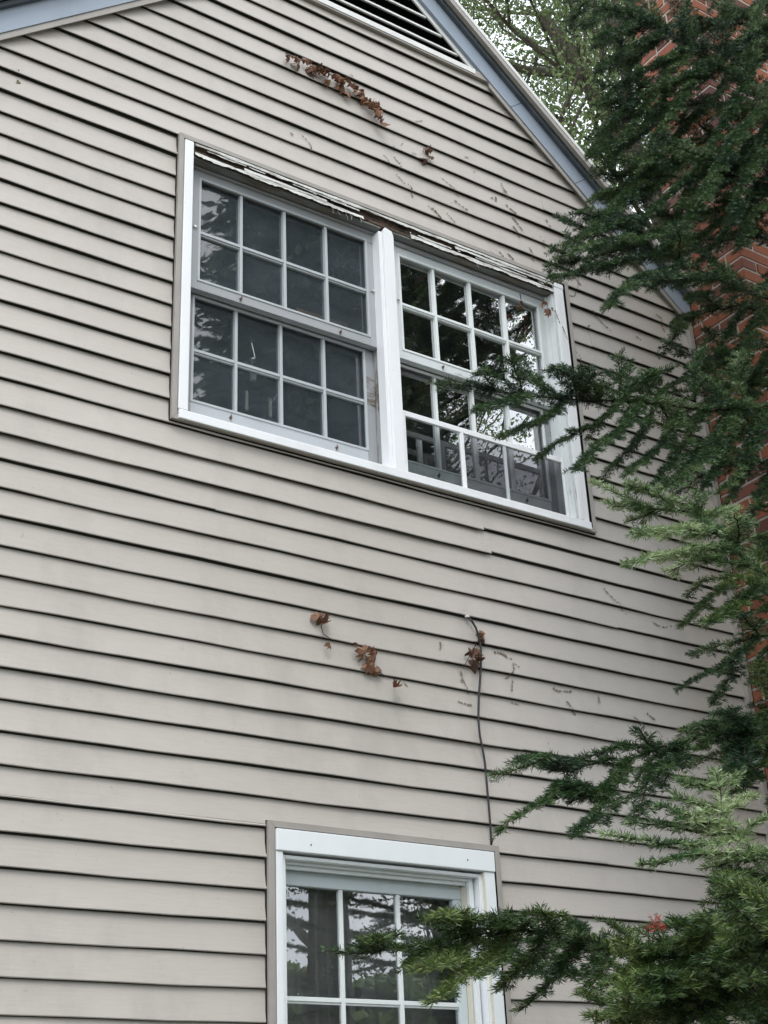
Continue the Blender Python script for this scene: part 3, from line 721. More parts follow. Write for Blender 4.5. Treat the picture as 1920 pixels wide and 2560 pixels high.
# hanging mobile with a steel dish, and two glow tubes
hx = ray(560+545/7.9, 820+280/7.9, 1.5)
root = empty('hanging_ornament', None, 'steel hanging ornament on thin wires behind the lower left sash', 'ornament')
b = MB(); c0 = ray(560+300/7.9, 820+400/7.9, 1.5); c1 = ray(560+550/7.9, 820+240/7.9, 1.5); c2 = ray(560+605/7.9, 820+265/7.9, 1.5)
b.tube([c0, (c0+c1)/2+np.array([0,0,.05]), c1, c2], .015, .015, 5); b.build('hook', M['silver'], root)
b = MB(); d0 = ray(560+545/7.9, 820+290/7.9, 1.5); d1 = ray(560+470/7.9, 820+660/7.9, 1.5); d2 = ray(560+630/7.9, 820+660/7.9, 1.5); dm = (d1+d2)/2
b.tube([c1, d0], .01, .01, 4)
b.tube([d0, d1], .016, .016, 4); b.tube([d0, d2], .025, .02, 4); b.build('wire', M['silver'], root)
b = MB(); b.tube([dm+np.array([0,0,.03]), dm-np.array([0,0,.04]), dm-np.array([0,0,.12])], .26, .07, 14); b.build('dish', M['silver'], root, smooth=True)
b = MB(); e0 = ray(560+580/7.9, 820+800/7.9, 1.5); e1 = ray(560+575/7.9, 820+1040/7.9, 1.5); b.tube([e0, e1], .16, .12, 12); b.build('tube', M['whitesash'], root)
b = MB(); b.tube([dm, e0], .01, .01, 4); b.build('wire', M['silver'], root)
for i, (xa, ya, xb, yb) in enumerate(((370,1300,385,1680),(833,1450,850,1815))):
    r0 = ray(560+xa/7.9, 820+ya/7.9, 1.4); r1_ = ray(560+xb/7.9, 820+yb/7.9, 1.4)
    b = MB(); b.tube([(r1_[0], 1.15, r1_[2]), (r1_[0], 1.15, r0[2])], .075, .06, 10)
    o = b.build('candle', M['wax'], None); tag(o, ('left' if i == 0 else 'right')+' of two slim ivory candles standing inside the lower left sash', 'candle', 'candles behind the lower left sash')
# window stool (inner sill) that carries them
b = MB(); b.box(19.3, 37.4, .95, 2.6, -12.75, -12.45); b.build('window_stool', M['whitesash'], upper)
b = MB(); b.box(22.9, 31.0, 1.15, 2.6, -40.6, -40.3); b.build('window_stool', M['whitesash'], lower)
# curtains behind the lower window
for (x0, x1, nm) in ((23.0, 26.9, 'left'), (26.6, 31.2, 'right')):
    V = []; nn_ = 160
    for i in range(nn_+1):
        t = i/nn_; x = x0+(x1-x0)*t
        y = 1.55+.22*math.sin(t*(x1-x0)*5.1+.6*math.sin(t*9))+.08*math.sin(t*43)+(.25 if nm == 'right' else 0)
        V += [(x, y, -28.4), (x+.03*math.sin(t*30), y+.06*math.sin(t*17), -34), (x+.05*math.sin(t*21), y, -40.2)]
    b = MB(); b.add(V, [(3*i+j, 3*i+3+j, 3*i+4+j, 3*i+1+j) for i in range(nn_) for j in range(2)])
    tag(b.build('curtain', M['curtain'], None, smooth=True), nm+' grey pleated curtain hanging inside the lower window', 'curtain', 'curtains inside the lower window')

# ================================================================== FOLIAGE
def norm(a): return a/(np.linalg.norm(a, axis=-1, keepdims=True)+1e-12)
def needles(S, E, Ln, per=46., wid=.011, keep=None, flat=.55):
    """S,E Nx3 twig ends (course units), Ln N needle lengths -> kite quads"""
    S, E, Ln = map(np.asarray, (S, E, Ln)); D = E-S; ln_ = np.linalg.norm(D, axis=1)
    cnt = np.maximum(4, (ln_*per).astype(int)); idx = np.repeat(np.arange(len(S)), cnt); n_ = len(idx)
    t = rng.random(n_); d = norm(D)[idx]; up = np.array([0,0,1.])
    side = norm(np.cross(d, up)+1e-6); u2 = np.cross(side, d)
    sg = rng.choice([-1.,1.], n_); ang = rng.normal(.25, .42, n_)        # elevation of the needle out of the spray plane
    fwd = rng.uniform(.25, .85, n_)
    nd = norm(d*fwd[:,None]+side*(sg*np.cos(ang))[:,None]+u2*np.sin(ang)[:,None]+rng.normal(0,.07,(n_,3)))
    L_ = Ln[idx]*rng.uniform(.7,1.1,n_)*(1-.35*t**3)
    base = S[idx]+D[idx]*t[:,None]; wv = norm(np.cross(nd, rng.normal(0,1,(n_,3))))*wid*rng.uniform(.8,1.25,n_)[:,None]
    bend = rng.normal(0,.06,(n_,3))*L_[:,None]
    v = np.stack([base, base+nd*(L_*.5)[:,None]+wv+bend, base+nd*L_[:,None]-bend*.5, base+nd*(L_*.5)[:,None]-wv+bend], 1)
    f = np.arange(4*n_).reshape(-1,4)
    return v.reshape(-1,3), f
def poly3(pts, y0, y1):
    n_ = len(pts); P = []
    for i, (x, y) in enumerate(pts): P.append(ray(x, y, y0+(y1-y0)*i/max(1,n_-1)))
    return np.array(P)
def resample(P, step):
    P = np.asarray(P); seg = np.linalg.norm(np.diff(P, axis=0), axis=1); s = np.r_[0, np.cumsum(seg)]
    n_ = max(2, int(s[-1]/step)+1); q = np.linspace(0, s[-1], n_)
    # smooth a little
    return np.stack([np.interp(q, s, P[:,i]) for i in range(3)], 1), s[-1]
class Bough:
    """one limb of the fir: woody mesh + needles"""
    def __init__(s): s.S = []; s.E = []; s.L = []; s.wood = MB()
    def twig(s, a, b, nl): s.S.append(a); s.E.append(b); s.L.append(nl)
    def shoot(s, P, r, tw=.55, sp=.34, nl=.19, bare=0., sub=True, droop=.12, rag=.3):
        """P polyline; tw mean twig length; sp spacing"""
        Q, total = resample(P, .22)
        if len(Q) > 3: Q[1:-1] += rng.normal(0, .025, (len(Q)-2, 3))
        s.wood.tube(Q, r, .012, 5, cap=False)
        k = len(Q)
        for i in range(int(bare*k), k-1): s.twig(Q[i], Q[i+1], nl)
        n_ = max(1, int(total/sp)); sg = 1
        for j in range(n_):
            t = (j+rng.random()*.6+.2)/n_
            if t < bare*.8: continue
            i = min(k-2, int(t*(k-1))); p = Q[i]; d = norm(Q[min(k-1,i+2)]-Q[max(0,i-1)])
            side = norm(np.cross(d, [0,0,1.]))*sg; sg = -sg
            l = tw*(1-.55*t)*rng.uniform(1-rag-.15, 1+rag)*(1.0 if not sub else 1.)
            dv = norm(d*rng.uniform(.75,1.0)+side*rng.uniform(.62,.85)+np.array([0,0,rng.normal(-droop,.10)]))
            e = p+dv*l; m_ = p+dv*l*.5+np.array([0,0,.03*l])
            s.twig(p, m_, nl); s.twig(m_, e, nl)
            s.wood.tube([p, m_, e], .014, .006, 3, cap=False)
            if sub and l > .5:
                sg2 = 1
                for u in np.arange(.22, .9, .2/max(.3,l)*1.25):
                    pp = p+(e-p)*u; s2_ = norm(np.cross(dv, [0,0,1.]))*sg2; sg2 = -sg2
                    dd = norm(dv*.85+s2_*.75+np.array([0,0,rng.normal(-droop,.08)])); l2 = l*(1-u*.6)*rng.uniform(.38,.6)
                    s.twig(pp, pp+dd*l2, nl*.95)
    def build(s, parent, mat='fir', per=46., wid=.016, name='branch', mask=None):
        o = s.wood.build(name, M['bark'], parent)
        if s.S:
            S, E, Ln = np.array(s.S), np.array(s.E), np.array(s.L)
            if mask is not None:
                kp = mask(S) & mask(E); S, E, Ln = S[kp], E[kp], Ln[kp]
            if len(S):
                v, f = needles(S, E, Ln, per, wid); npmesh('needle_foliage', v, f, M[mat], o)
        return o
fir = empty('fir_tree', None, 'dark green fir tree reaching in from the right across wall and chimney', 'fir tree')
TX, TY = 43.0, -16.0
b = MB(); b.tube([(TX, TY, GZ-.5), (TX+.1, TY, -40), (TX-.1, TY+.1, -20), (TX, TY, 0), (TX+.2, TY, 20), (TX, TY, 42)], 1.6, .15, 12); b.build('trunk', M['bark'], fir, smooth=True)
# limbs seen in the photograph: (points from root to tip in source pixels, depth at root, depth at tip, twig length, needle material, side shoots)
# side shoot = (points, depth at its start, depth at its tip)
BR = [
 # A top limb
 dict(p=[(2040,330),(1920,252),(1860,205),(1800,170),(1720,120),(1671,88),(1610,45),(1560,-10),(1500,-60)], d=(-13,-7), tw=1.0,
      s=[[(1860,205),(1800,330),(1740,420),(1700,520)],[(1800,170),(1700,200),(1600,240),(1530,300)],[(1720,120),(1640,160),(1560,200),(1500,260)],
         [(1671,88),(1600,110),(1520,150),(1490,180)],[(1800,175),(1808,80),(1815,-20)],[(1711,115),(1715,20),(1720,-60)],[(1610,45),(1540,80),(1500,90)],
         [(1860,205),(1870,100),(1900,0)],[(1920,252),(1850,330),(1790,430),(1750,500)],[(1760,150),(1690,260),(1640,360),(1600,430)],[(1640,70),(1560,30),(1490,20)],[(1720,120),(1640,230),(1590,300),(1550,360)],
         [(1950,270),(1900,380),(1850,470),(1830,560)]]),
 dict(p=[(2060,120),(1920,60),(1820,20),(1700,-40)], d=(-12,-7), tw=1.0, s=[[(1920,60),(1840,110),(1790,120)],[(1850,30),(1780,60),(1700,60)],[(1980,90),(1900,150),(1850,180)]]),
 # C second limb
 dict(p=[(2060,480),(1920,450),(1800,438),(1720,445),(1661,438),(1590,452),(1530,480),(1480,505)], d=(-13,-8), tw=.9,
      s=[[(1661,438),(1620,420),(1560,400),(1530,400)],[(1720,445),(1660,500),(1610,545),(1540,560),(1480,590)],[(1800,438),(1740,520),(1690,600),(1650,640)],[(1628,440),(1628,390),(1630,350)],
         [(1850,440),(1760,390),(1690,370),(1640,330)],[(1900,450),(1830,560),(1780,620),(1740,660)],[(1590,452),(1540,520),(1500,560),(1460,590)],[(1930,450),(1870,560),(1850,620)]]),
 dict(p=[(2060,560),(1920,520),(1830,520),(1720,540),(1607,538),(1540,560),(1480,575),(1430,560),(1410,545)], d=(-12,-8), tw=.8,
      s=[[(1607,538),(1560,600),(1500,620),(1440,625),(1412,590)],[(1700,540),(1640,590),(1600,600)],[(1540,560),(1480,540),(1430,532)],[(1830,520),(1760,590),(1700,640)],[(1500,575),(1450,590),(1410,615)]]),
 # B third limb
 dict(p=[(2060,810),(1920,750),(1860,725),(1800,698),(1713,659),(1662,634),(1595,613),(1520,630),(1450,650),(1400,660),(1362,668)], d=(-14,-9), tw=.85,
      s=[[(1662,634),(1600,640),(1530,660),(1470,670),(1420,690),(1372,692)],[(1713,659),(1650,680),(1600,690),(1578,700),(1570,720)],[(1595,613),(1540,600),(1480,610),(1430,630)],
         [(1700,655),(1700,600),(1690,560)],[(1800,698),(1692,695),(1616,701),(1571,719),(1540,745),(1522,770)],[(1630,620),(1570,570),(1540,560)],[(1450,650),(1400,630),(1375,625)],
         [(1860,725),(1790,660),(1740,620)]]),
 dict(p=[(2080,830),(1940,790),(1860,765),(1800,770),(1740,790),(1700,830),(1670,865),(1655,890)], d=(-12,-8), tw=.7,
      s=[[(1740,790),(1700,790),(1690,830)],[(1860,765),(1820,830),(1790,890),(1760,900)],[(1800,770),(1760,740),(1720,735)],[(1900,780),(1870,860),(1850,900)]]),
 # E middle bough
 dict(p=[(2080,1040),(1940,1010),(1831,1025),(1730,1021),(1640,1010),(1550,1000),(1483,1003),(1412,999),(1311,988),(1240,975),(1170,965),(1120,960),(1093,966)], d=(-15,-11), tw=.75,
      s=[[(1550,990),(1548,930),(1547,882)],[(1737,1000),(1737,940),(1740,900),(1760,870)],[(1483,1003),(1440,950),(1400,925),(1375,920)],[(1412,999),(1380,1040),(1330,1060),(1280,1080),(1246,1096)],
         [(1550,1000),(1500,1060),(1440,1080),(1390,1110),(1340,1150)],[(1600,1000),(1560,1070),(1500,1110),(1460,1150),(1438,1178)],[(1640,1010),(1600,1090),(1560,1140),(1520,1175),(1502,1200)],
         [(1700,1020),(1660,1110),(1610,1150),(1560,1190)],[(1760,1020),(1720,1100),(1680,1160),(1621,1219)],[(1831,1025),(1790,1110),(1730,1180),(1690,1220)],[(1650,1005),(1690,1100),(1680,1150)],
         [(1311,988),(1290,930),(1275,905),(1270,890)],[(1311,988),(1250,1010),(1190,1020)],[(1240,975),(1210,940),(1190,930)],[(1640,1010),(1620,950),(1620,930)],[(1831,1025),(1780,960),(1740,930)],[(1920,1010),(1880,1100),(1840,1190),(1800,1230)],
         [(1500,1003),(1475,950),(1470,915)],[(1412,999),(1350,960),(1320,930)],[(1550,1000),(1590,960),(1640,930),(1680,925)],[(1870,1020),(1840,940),(1850,880)]]),
 # filling bough behind E on the right
 dict(p=[(2100,960),(1960,930),(1860,930),(1780,900),(1700,880),(1660,850)], d=(-11,-7), tw=.8, s=[[(1860,930),(1800,860),(1760,820)],[(1900,930),(1850,1060),(1800,1140)],[(1780,900),(1720,940),(1680,960)]]),
 dict(p=[(2100,1180),(1960,1170),(1880,1150),(1800,1170),(1740,1200),(1680,1240)], d=(-12,-9), tw=.8, s=[[(1880,1150),(1840,1230),(1800,1280)],[(1800,1170),(1760,1110),(1720,1090)],[(1940,1170),(1900,1260),(1860,1310)]]),
 # F pale bough
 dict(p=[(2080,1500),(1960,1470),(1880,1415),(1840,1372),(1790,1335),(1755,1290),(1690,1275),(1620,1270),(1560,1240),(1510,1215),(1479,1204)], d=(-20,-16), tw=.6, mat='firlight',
      s=[[(1755,1290),(1740,1250),(1740,1225)],[(1690,1275),(1640,1230),(1590,1215),(1560,1205)],[(1620,1270),(1560,1262),(1510,1258)],[(1640,1272),(1600,1290),(1562,1306)],[(1790,1335),(1720,1320),(1650,1330),(1588,1332)],
         [(1840,1372),(1760,1370),(1680,1385),(1620,1395),(1562,1410)],[(1880,1415),(1800,1400),(1740,1400),(1690,1420),(1674,1428)],[(1755,1290),(1800,1280),(1830,1275)],[(1840,1372),(1850,1320),(1835,1285)]]),
 dict(p=[(2080,1480),(1960,1500),(1900,1460),(1850,1440),(1790,1440),(1740,1465),(1715,1494)], d=(-19,-16), tw=.6, mat='firmid',
      s=[[(1850,1440),(1790,1480),(1740,1530),(1697,1567)],[(1900,1460),(1860,1500),(1800,1540),(1770,1560)],[(1900,1470),(1880,1400),(1900,1350)]]),
 # G
 dict(p=[(2080,1620),(1960,1580),(1900,1590),(1830,1610),(1770,1620),(1725,1640)], d=(-16,-12), tw=.55,
      s=[[(1900,1590),(1850,1640),(1780,1680),(1730,1700),(1695,1725)],[(1850,1620),(1830,1680),(1800,1730),(1782,1765)],[(1900,1590),(1860,1540),(1800,1530)],[(1940,1590),(1900,1650),(1880,1700)]]),
 # H
 dict(p=[(2080,1880),(1960,1850),(1880,1830),(1800,1835),(1720,1850),(1650,1870),(1580,1895),(1500,1905),(1420,1925),(1340,1905),(1290,1930),(1226,1938)], d=(-18,-14), tw=.65,
      s=[[(1630,1880),(1610,1840),(1595,1817)],[(1580,1895),(1530,1960),(1470,1990),(1400,1985),(1330,2020),(1280,2050),(1241,2078)],[(1560,1900),(1530,1980),(1490,2040),(1460,2070),(1434,2094)],
         [(1420,1925),(1380,1900),(1330,1895),(1300,1900)],[(1640,1870),(1620,1950),(1600,2010),(1590,2052)],[(1700,1855),(1680,1920),(1650,1970)],[(1800,1835),(1770,1810),(1735,1815)],[(1650,1870),(1560,1860),(1480,1890),(1440,1900)],
         [(1500,1990),(1440,1960),(1400,1955)],[(1720,1850),(1690,1900),(1650,1930)],[(1880,1830),(1830,1790),(1800,1780)],[(1880,1830),(1850,1900),(1800,1950)],[(1470,1990),(1400,1960),(1370,1990)]]),
 dict(p=[(2080,1820),(1960,1780),(1890,1800),(1820,1820),(1750,1815)], d=(-15,-12), tw=.7, mat='firmid', s=[[(1890,1800),(1880,1880),(1870,1960)],[(1940,1790),(1920,1700),(1900,1650)]]),
 # I pale near bough
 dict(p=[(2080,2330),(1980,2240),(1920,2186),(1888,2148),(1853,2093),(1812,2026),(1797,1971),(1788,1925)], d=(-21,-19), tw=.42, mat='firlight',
      s=[[(1797,1971),(1750,1965),(1693,1952)],[(1812,2026),(1750,2010),(1700,1990),(1674,1982)],[(1812,2026),(1750,2040),(1690,2030),(1636,2016)],[(1853,2093),(1780,2080),(1700,2070),(1640,2055),(1568,2056)],
         [(1853,2093),(1760,2110),(1650,2110),(1570,2095),(1508,2085)],[(1888,2148),(1800,2130),(1720,2140),(1660,2155),(1603,2158)],[(1888,2148),(1830,2150),(1790,2165),(1752,2176)],[(1797,1971),(1830,1950),(1855,1935)],
         [(1812,2026),(1850,2000),(1890,1994)],[(1853,2093),(1890,2060),(1920,2040)],[(1830,2060),(1770,2060),(1700,2050)],[(1888,2148),(1930,2120),(1960,2110)]]),
 # J bottom bough
 dict(p=[(2080,2420),(1960,2380),(1860,2340),(1760,2350),(1680,2370),(1600,2390),(1520,2360),(1440,2340),(1360,2330),(1280,2330),(1180,2340),(1080,2360),(980,2370),(900,2380),(838,2384)], d=(-20,-15), tw=.7, mat='firmid',
      s=[[(1400,2340),(1375,2300),(1352,2272)],[(1180,2340),(1150,2310),(1110,2298),(1084,2296)],[(1280,2330),(1220,2400),(1160,2440),(1110,2480),(1082,2506)],[(1360,2330),(1320,2400),(1280,2440),(1243,2478)],
         [(1440,2340),(1400,2430),(1340,2490),(1298,2528)],[(1080,2360),(1040,2400),(1010,2410)],[(1520,2360),(1500,2430),(1466,2493)],[(1440,2340),(1420,2410),(1440,2450)],[(980,2370),(950,2355),(930,2345)],
         [(1280,2330),(1200,2300),(1150,2280),(1110,2290)],[(1360,2330),(1280,2290),(1230,2285)],[(1600,2390),(1560,2330),(1520,2310)],[(1080,2360),(1140,2420),(1130,2460)],[(1180,2345),(1120,2400),(1060,2420)]]),
 dict(p=[(2080,2480),(1980,2440),(1880,2400),(1780,2380),(1690,2385),(1620,2400),(1560,2440),(1500,2470)], d=(-22,-19), tw=.7, mat='firmid',
      s=[[(1690,2385),(1650,2340),(1640,2310)],[(1780,2380),(1720,2320),(1680,2300)],[(1690,2385),(1600,2370),(1530,2350)],[(1780,2380),(1720,2440),(1660,2480),(1600,2500)],[(1880,2400),(1800,2320),(1750,2290)],[(1620,2400),(1580,2460),(1570,2520)],
         [(1880,2400),(1820,2460),(1760,2520),(1700,2560)],[(1720,2400),(1640,2440),(1560,2480)]]),
 dict(p=[(2080,2340),(1980,2290),(1900,2250),(1840,2240),(1790,2246)], d=(-23,-21), tw=.6, mat='firmid', s=[[(1900,2250),(1850,2300),(1800,2310)],[(1900,2250),(1830,2210),(1800,2200)],[(1960,2280),(1890,2340),(1820,2350)],[(1940,2270),(1900,2220),(1880,2200)]]),
 dict(p=[(2080,2640),(1980,2580),(1880,2530),(1780,2520),(1700,2540),(1620,2570),(1480,2600)], d=(-21,-18), tw=.7, mat='firmid', s=[[(1780,2520),(1700,2480),(1640,2490)],[(1880,2530),(1830,2450),(1780,2420)],[(1700,2540),(1620,2520),(1540,2530)],[(1940,2560),(1900,2480),(1870,2420)],[(1620,2570),(1560,2540),(1480,2540)]]),
 # inner boughs behind the named ones
 dict(p=[(2080,200),(1960,140),(1860,120),(1760,170),(1680,210),(1600,220),(1540,215),(1500,215)], d=(-10,-6), tw=1.1, s=[[(1860,120),(1800,230),(1730,300),(1680,350)],[(1760,170),(1700,250),(1650,300),(1600,320)],[(1680,210),(1640,290),(1580,350),(1545,370)],[(1760,170),(1720,60),(1690,0)],[(1600,220),(1560,280),(1520,310)],[(1600,220),(1560,130),(1520,60)]]),
 dict(p=[(2080,320),(1980,330),(1880,350),(1790,350),(1700,370),(1620,400),(1570,420)], d=(-11,-6), tw=1.1, s=[[(1880,350),(1830,450),(1760,480)],[(1790,350),(1740,300),(1680,290)],[(1700,370),(1660,450),(1600,480),(1560,490)],[(1980,330),(1920,250),(1880,200)],[(1880,350),(1850,280),(1800,260)],[(1620,400),(1590,450),(1530,440)]]),
 dict(p=[(2080,640),(1980,620),(1900,590),(1820,600),(1740,600),(1660,590),(1600,580)], d=(-12,-7), tw=1., s=[[(1900,590),(1850,520),(1800,480)],[(1820,600),(1780,540),(1720,500)],[(1740,600),(1700,640),(1640,640)],[(1980,620),(1940,700),(1900,720)],[(1740,600),(1690,560),(1630,510)]]),
 dict(p=[(2080,760),(1990,850),(1930,870),(1870,850),(1810,830),(1760,850)], d=(-11,-8), tw=.9, s=[[(1930,870),(1890,940),(1850,960)],[(1870,850),(1820,900),(1770,920)],[(1990,850),(1940,780),(1880,760)]]),
 dict(p=[(2080,1090),(1980,1080),(1900,1070),(1830,1090),(1760,1110),(1700,1150)], d=(-13,-9), tw=.95, s=[[(1900,1070),(1870,1160),(1830,1220)],[(1830,1090),(1790,1180),(1740,1240)],[(1760,1110),(1700,1180),(1650,1230)],[(1980,1080),(1950,1180),(1900,1240)],[(1900,1070),(1840,1030),(1790,1010)]]),
 dict(p=[(2080,1000),(1980,980),(1900,960),(1820,970),(1750,980),(1680,975)], d=(-12,-8), tw=.95, s=[[(1900,960),(1850,900),(1800,880)],[(1820,970),(1760,1040),(1700,1060)],[(1820,970),(1770,920),(1710,920)]]),
 dict(p=[(2080,1960),(1980,1900),(1900,1870),(1830,1870),(1770,1890),(1720,1920)], d=(-16,-13), tw=.75, s=[[(1900,1870),(1870,1940),(1850,1990)],[(1830,1870),(1790,1820),(1750,1810)],[(1980,1900),(1940,1830),(1900,1800)],[(1980,1900),(1950,1990),(1930,2040)]]),
 dict(p=[(2080,2400),(1990,2350),(1920,2310),(1850,2300),(1790,2310),(1740,2340)], d=(-19,-16), tw=.7, s=[[(1920,2310),(1870,2260),(1840,2240)],[(1850,2300),(1810,2370),(1770,2400)],[(1990,2350),(1950,2280),(1910,2240)],[(1990,2350),(1930,2400),(1880,2440)]]),
 dict(p=[(2080,2500),(1990,2470),(1900,2450),(1820,2440),(1740,2460),(1680,2500),(1620,2540)], d=(-18,-15), tw=.75, s=[[(1900,2450),(1850,2500),(1800,2550)],[(1820,2440),(1770,2400),(1720,2400)],[(1740,2460),(1690,2430),(1640,2430)],[(1990,2470),(1940,2520),(1900,2560)],[(1740,2460),(1720,2520),(1680,2570)]]),
 dict(p=[(2080,2380),(1960,2360),(1860,2370),(1740,2390),(1620,2380),(1500,2370),(1400,2350),(1300,2345),(1200,2360),(1120,2380),(1040,2380)], d=(-17,-13), tw=.85, s=[[(1400,2350),(1370,2410),(1330,2440)],[(1300,2345),(1260,2400),(1220,2430)],[(1500,2370),(1450,2320),(1400,2310)],[(1620,2380),(1600,2450),(1550,2480)],[(1200,2360),(1170,2320),(1120,2320)]]),
 dict(p=[(2080,2300),(2000,2240),(1940,2200),(1880,2200),(1830,2220),(1800,2250)], d=(-21,-18), tw=.7, mat='firmid', s=[[(1940,2200),(1900,2260),(1850,2290)],[(1880,2200),(1840,2180),(1810,2190)],[(2000,2240),(1960,2160),(1930,2130)]]),
 dict(p=[(2080,2560),(1980,2520),(1900,2500),(1820,2490),(1740,2500),(1660,2520),(1580,2530),(1500,2500),(1470,2490)], d=(-22,-18), tw=.8, mat='firmid', s=[[(1900,2500),(1850,2420),(1800,2380)],[(1820,2490),(1770,2430),(1700,2410)],[(1740,2500),(1690,2450),(1620,2430)],[(1660,2520),(1620,2470),(1560,2450)],[(1580,2530),(1540,2560),(1500,2580)],[(1820,2490),(1790,2560),(1750,2600)],[(1980,2520),(1950,2440),(1900,2380)]]),
 dict(p=[(2080,2440),(1990,2400),(1920,2360),(1850,2340),(1780,2320),(1720,2300),(1680,2310)], d=(-24,-21), tw=.7, mat='firmid', s=[[(1920,2360),(1870,2300),(1830,2270)],[(1850,2340),(1800,2380),(1740,2400)],[(1920,2360),(1880,2430),(1820,2460)],[(1780,2320),(1730,2350),(1690,2360)],[(1990,2400),(1960,2330),(1920,2290)]]),
 dict(p=[(2080,1480),(2000,1440),(1950,1400),(1900,1390)], d=(-19,-17), tw=.6, mat='firmid', s=[[(2000,1440),(1960,1500),(1900,1530)],[(1950,1400),(1920,1350),(1890,1340)]]),
 dict(p=[(2080,1780),(1980,1760),(1900,1790),(1840,1800),(1770,1810),(1700,1830)], d=(-17,-14), tw=.8, mat='firmid', s=[[(1900,1790),(1860,1860),(1820,1900)],[(1840,1800),(1790,1850),(1740,1870)],[(1980,1760),(1940,1850),(1900,1920)],[(1980,1760),(1930,1700),(1890,1660)]]),
 # left fringe of the crown at the top
 dict(p=[(2000,120),(1860,60),(1760,60),(1660,70),(1580,50),(1520,30),(1460,10),(1410,-10)], d=(-9,-5), tw=1.0, s=[[(1580,50),(1540,90),(1490,110)],[(1660,70),(1600,130),(1540,160),(1490,170)],[(1520,30),(1490,50),(1450,60)],[(1760,60),(1700,120),(1650,180)],[(1460,10),(1440,40),(1420,60)],[(1660,70),(1620,20),(1580,-10)]]),
 dict(p=[(2000,300),(1860,270),(1760,260),(1660,270),(1590,290),(1530,310),(1480,330)], d=(-9,-5), tw=1.0, s=[[(1660,270),(1600,330),(1550,350),(1510,370)],[(1590,290),(1550,260),(1500,250)],[(1760,260),(1700,330),(1660,380)],[(1530,310),(1500,360),(1480,390)],[(1590,290),(1570,350),(1530,400)]]),
 dict(p=[(2000,420),(1880,400),(1780,390),(1690,410),(1610,440),(1540,440),(1480,430)], d=(-10,-6), tw=1.0, s=[[(1690,410),(1640,470),(1590,500),(1540,510)],[(1610,440),(1560,480),(1500,480)],[(1780,390),(1740,460),(1700,520)],[(1540,440),(1510,400),(1490,380)]]),
 dict(p=[(2060,60),(1960,0),(1900,-40)], d=(-11,-8), tw=1.1, s=[[(1960,0),(1920,80),(1870,140)],[(1960,0),(1880,20),(1820,60)],[(2010,30),(1980,130),(1930,200)]]),
]
for B in BR:
    g = Bough(); y0, y1 = B['d']; P = poly3(B['p'], y0, y1)
    dx = np.array([B['p'][i][0] for i in range(len(P))])
    root_xyz = np.array([TX, TY, P[0][2]-1.5]); PP = np.vstack([root_xyz, P])
    g.shoot(PP, .10 if len(PP) > 6 else .07, B['tw']*1.32, .21, .25, bare=.0)
    for s_ in B['s']:
        # depth of the shoot's start = depth of the nearest limb point, tip drifts a little
        dd = [abs(s_[0][0]-q_[0])+abs(s_[0][1]-q_[1]) for q_ in B['p']]; j = int(np.argmin(dd))
        ys = y0+(y1-y0)*j/(len(P)-1); ye = ys+rng.uniform(-1.8, 1.4)
        Q = poly3(s_, ys, ye)
        g.shoot(Q, .034, B['tw']*1.05, .15, .25 if y0 < -17.5 else .22, sub=True)
    nm = B.get('mat', 'fir')
    o = g.build(fir, nm, per=130., wid=.0105)
    if nm == 'firlight': o['label'] = 'pale blue-green bough with sunlight painted into its needles'
# red dead tuft
S = []; E = []
c0 = ray(1639, 2322, -23.2)
for i in range(7):
    a = rng.uniform(-1,1,3); S.append(c0); E.append(c0+norm(a)*.24*np.array([1,.6,.6])+[0,0,.08])
v, f = needles(S, E, [.17]*7, 50); npmesh('dead_twig', v, f, M['firred'], fir)
# the rest of the crown, outside the frame (seen in the window reflections)
def outside(Q):
    q = (np.asarray(Q)-CAM) @ RM.T; z = q[:,2]
    x = q[:,0]/z*F+960; y = q[:,1]/z*F+1280
    return (z < 1) | (x > 1945) | (x < -60) | (y < -60) | (y > 2620)
rb = random.Random(77)
zz = -47.0
while zz < 38:
    for j in range(5 if zz < -14 else 1):
        az = rb.uniform(0, 6.283); ln_ = (21*(1-(zz+47)/92)+3)*rb.uniform(.75, 1.1)
        if abs(((az-math.atan2(-CAM[1]*0+CAM[1]-TY, -TX)+math.pi) % 6.283)-math.pi) < .35 and zz < -20: continue
        P = [np.array([TX, TY, zz])]
        for t in (.25,.5,.75,1.): P.append(np.array([TX+math.cos(az)*ln_*t, min(-1.0, TY+math.sin(az)*ln_*t), zz+ln_*(.20*t-.35*t*t)]))
        # cut the limb where it would enter the frame
        k = len(P)
        for i in range(1, len(P)):
            if not outside([P[i]])[0]: k = i; break
        P = P[:k]
        if len(P) < 3 and k < 5: continue
        if np.linalg.norm(P[-1]-P[0]) < 4: continue
        g = Bough(); g.shoot(P, .12, 3.6*(.4+.6*ln_/24), .85, .32, sub=True, droop=.15)
        o = g.build(fir, 'fir', per=9., wid=.05, mask=outside)
    zz += 2.6

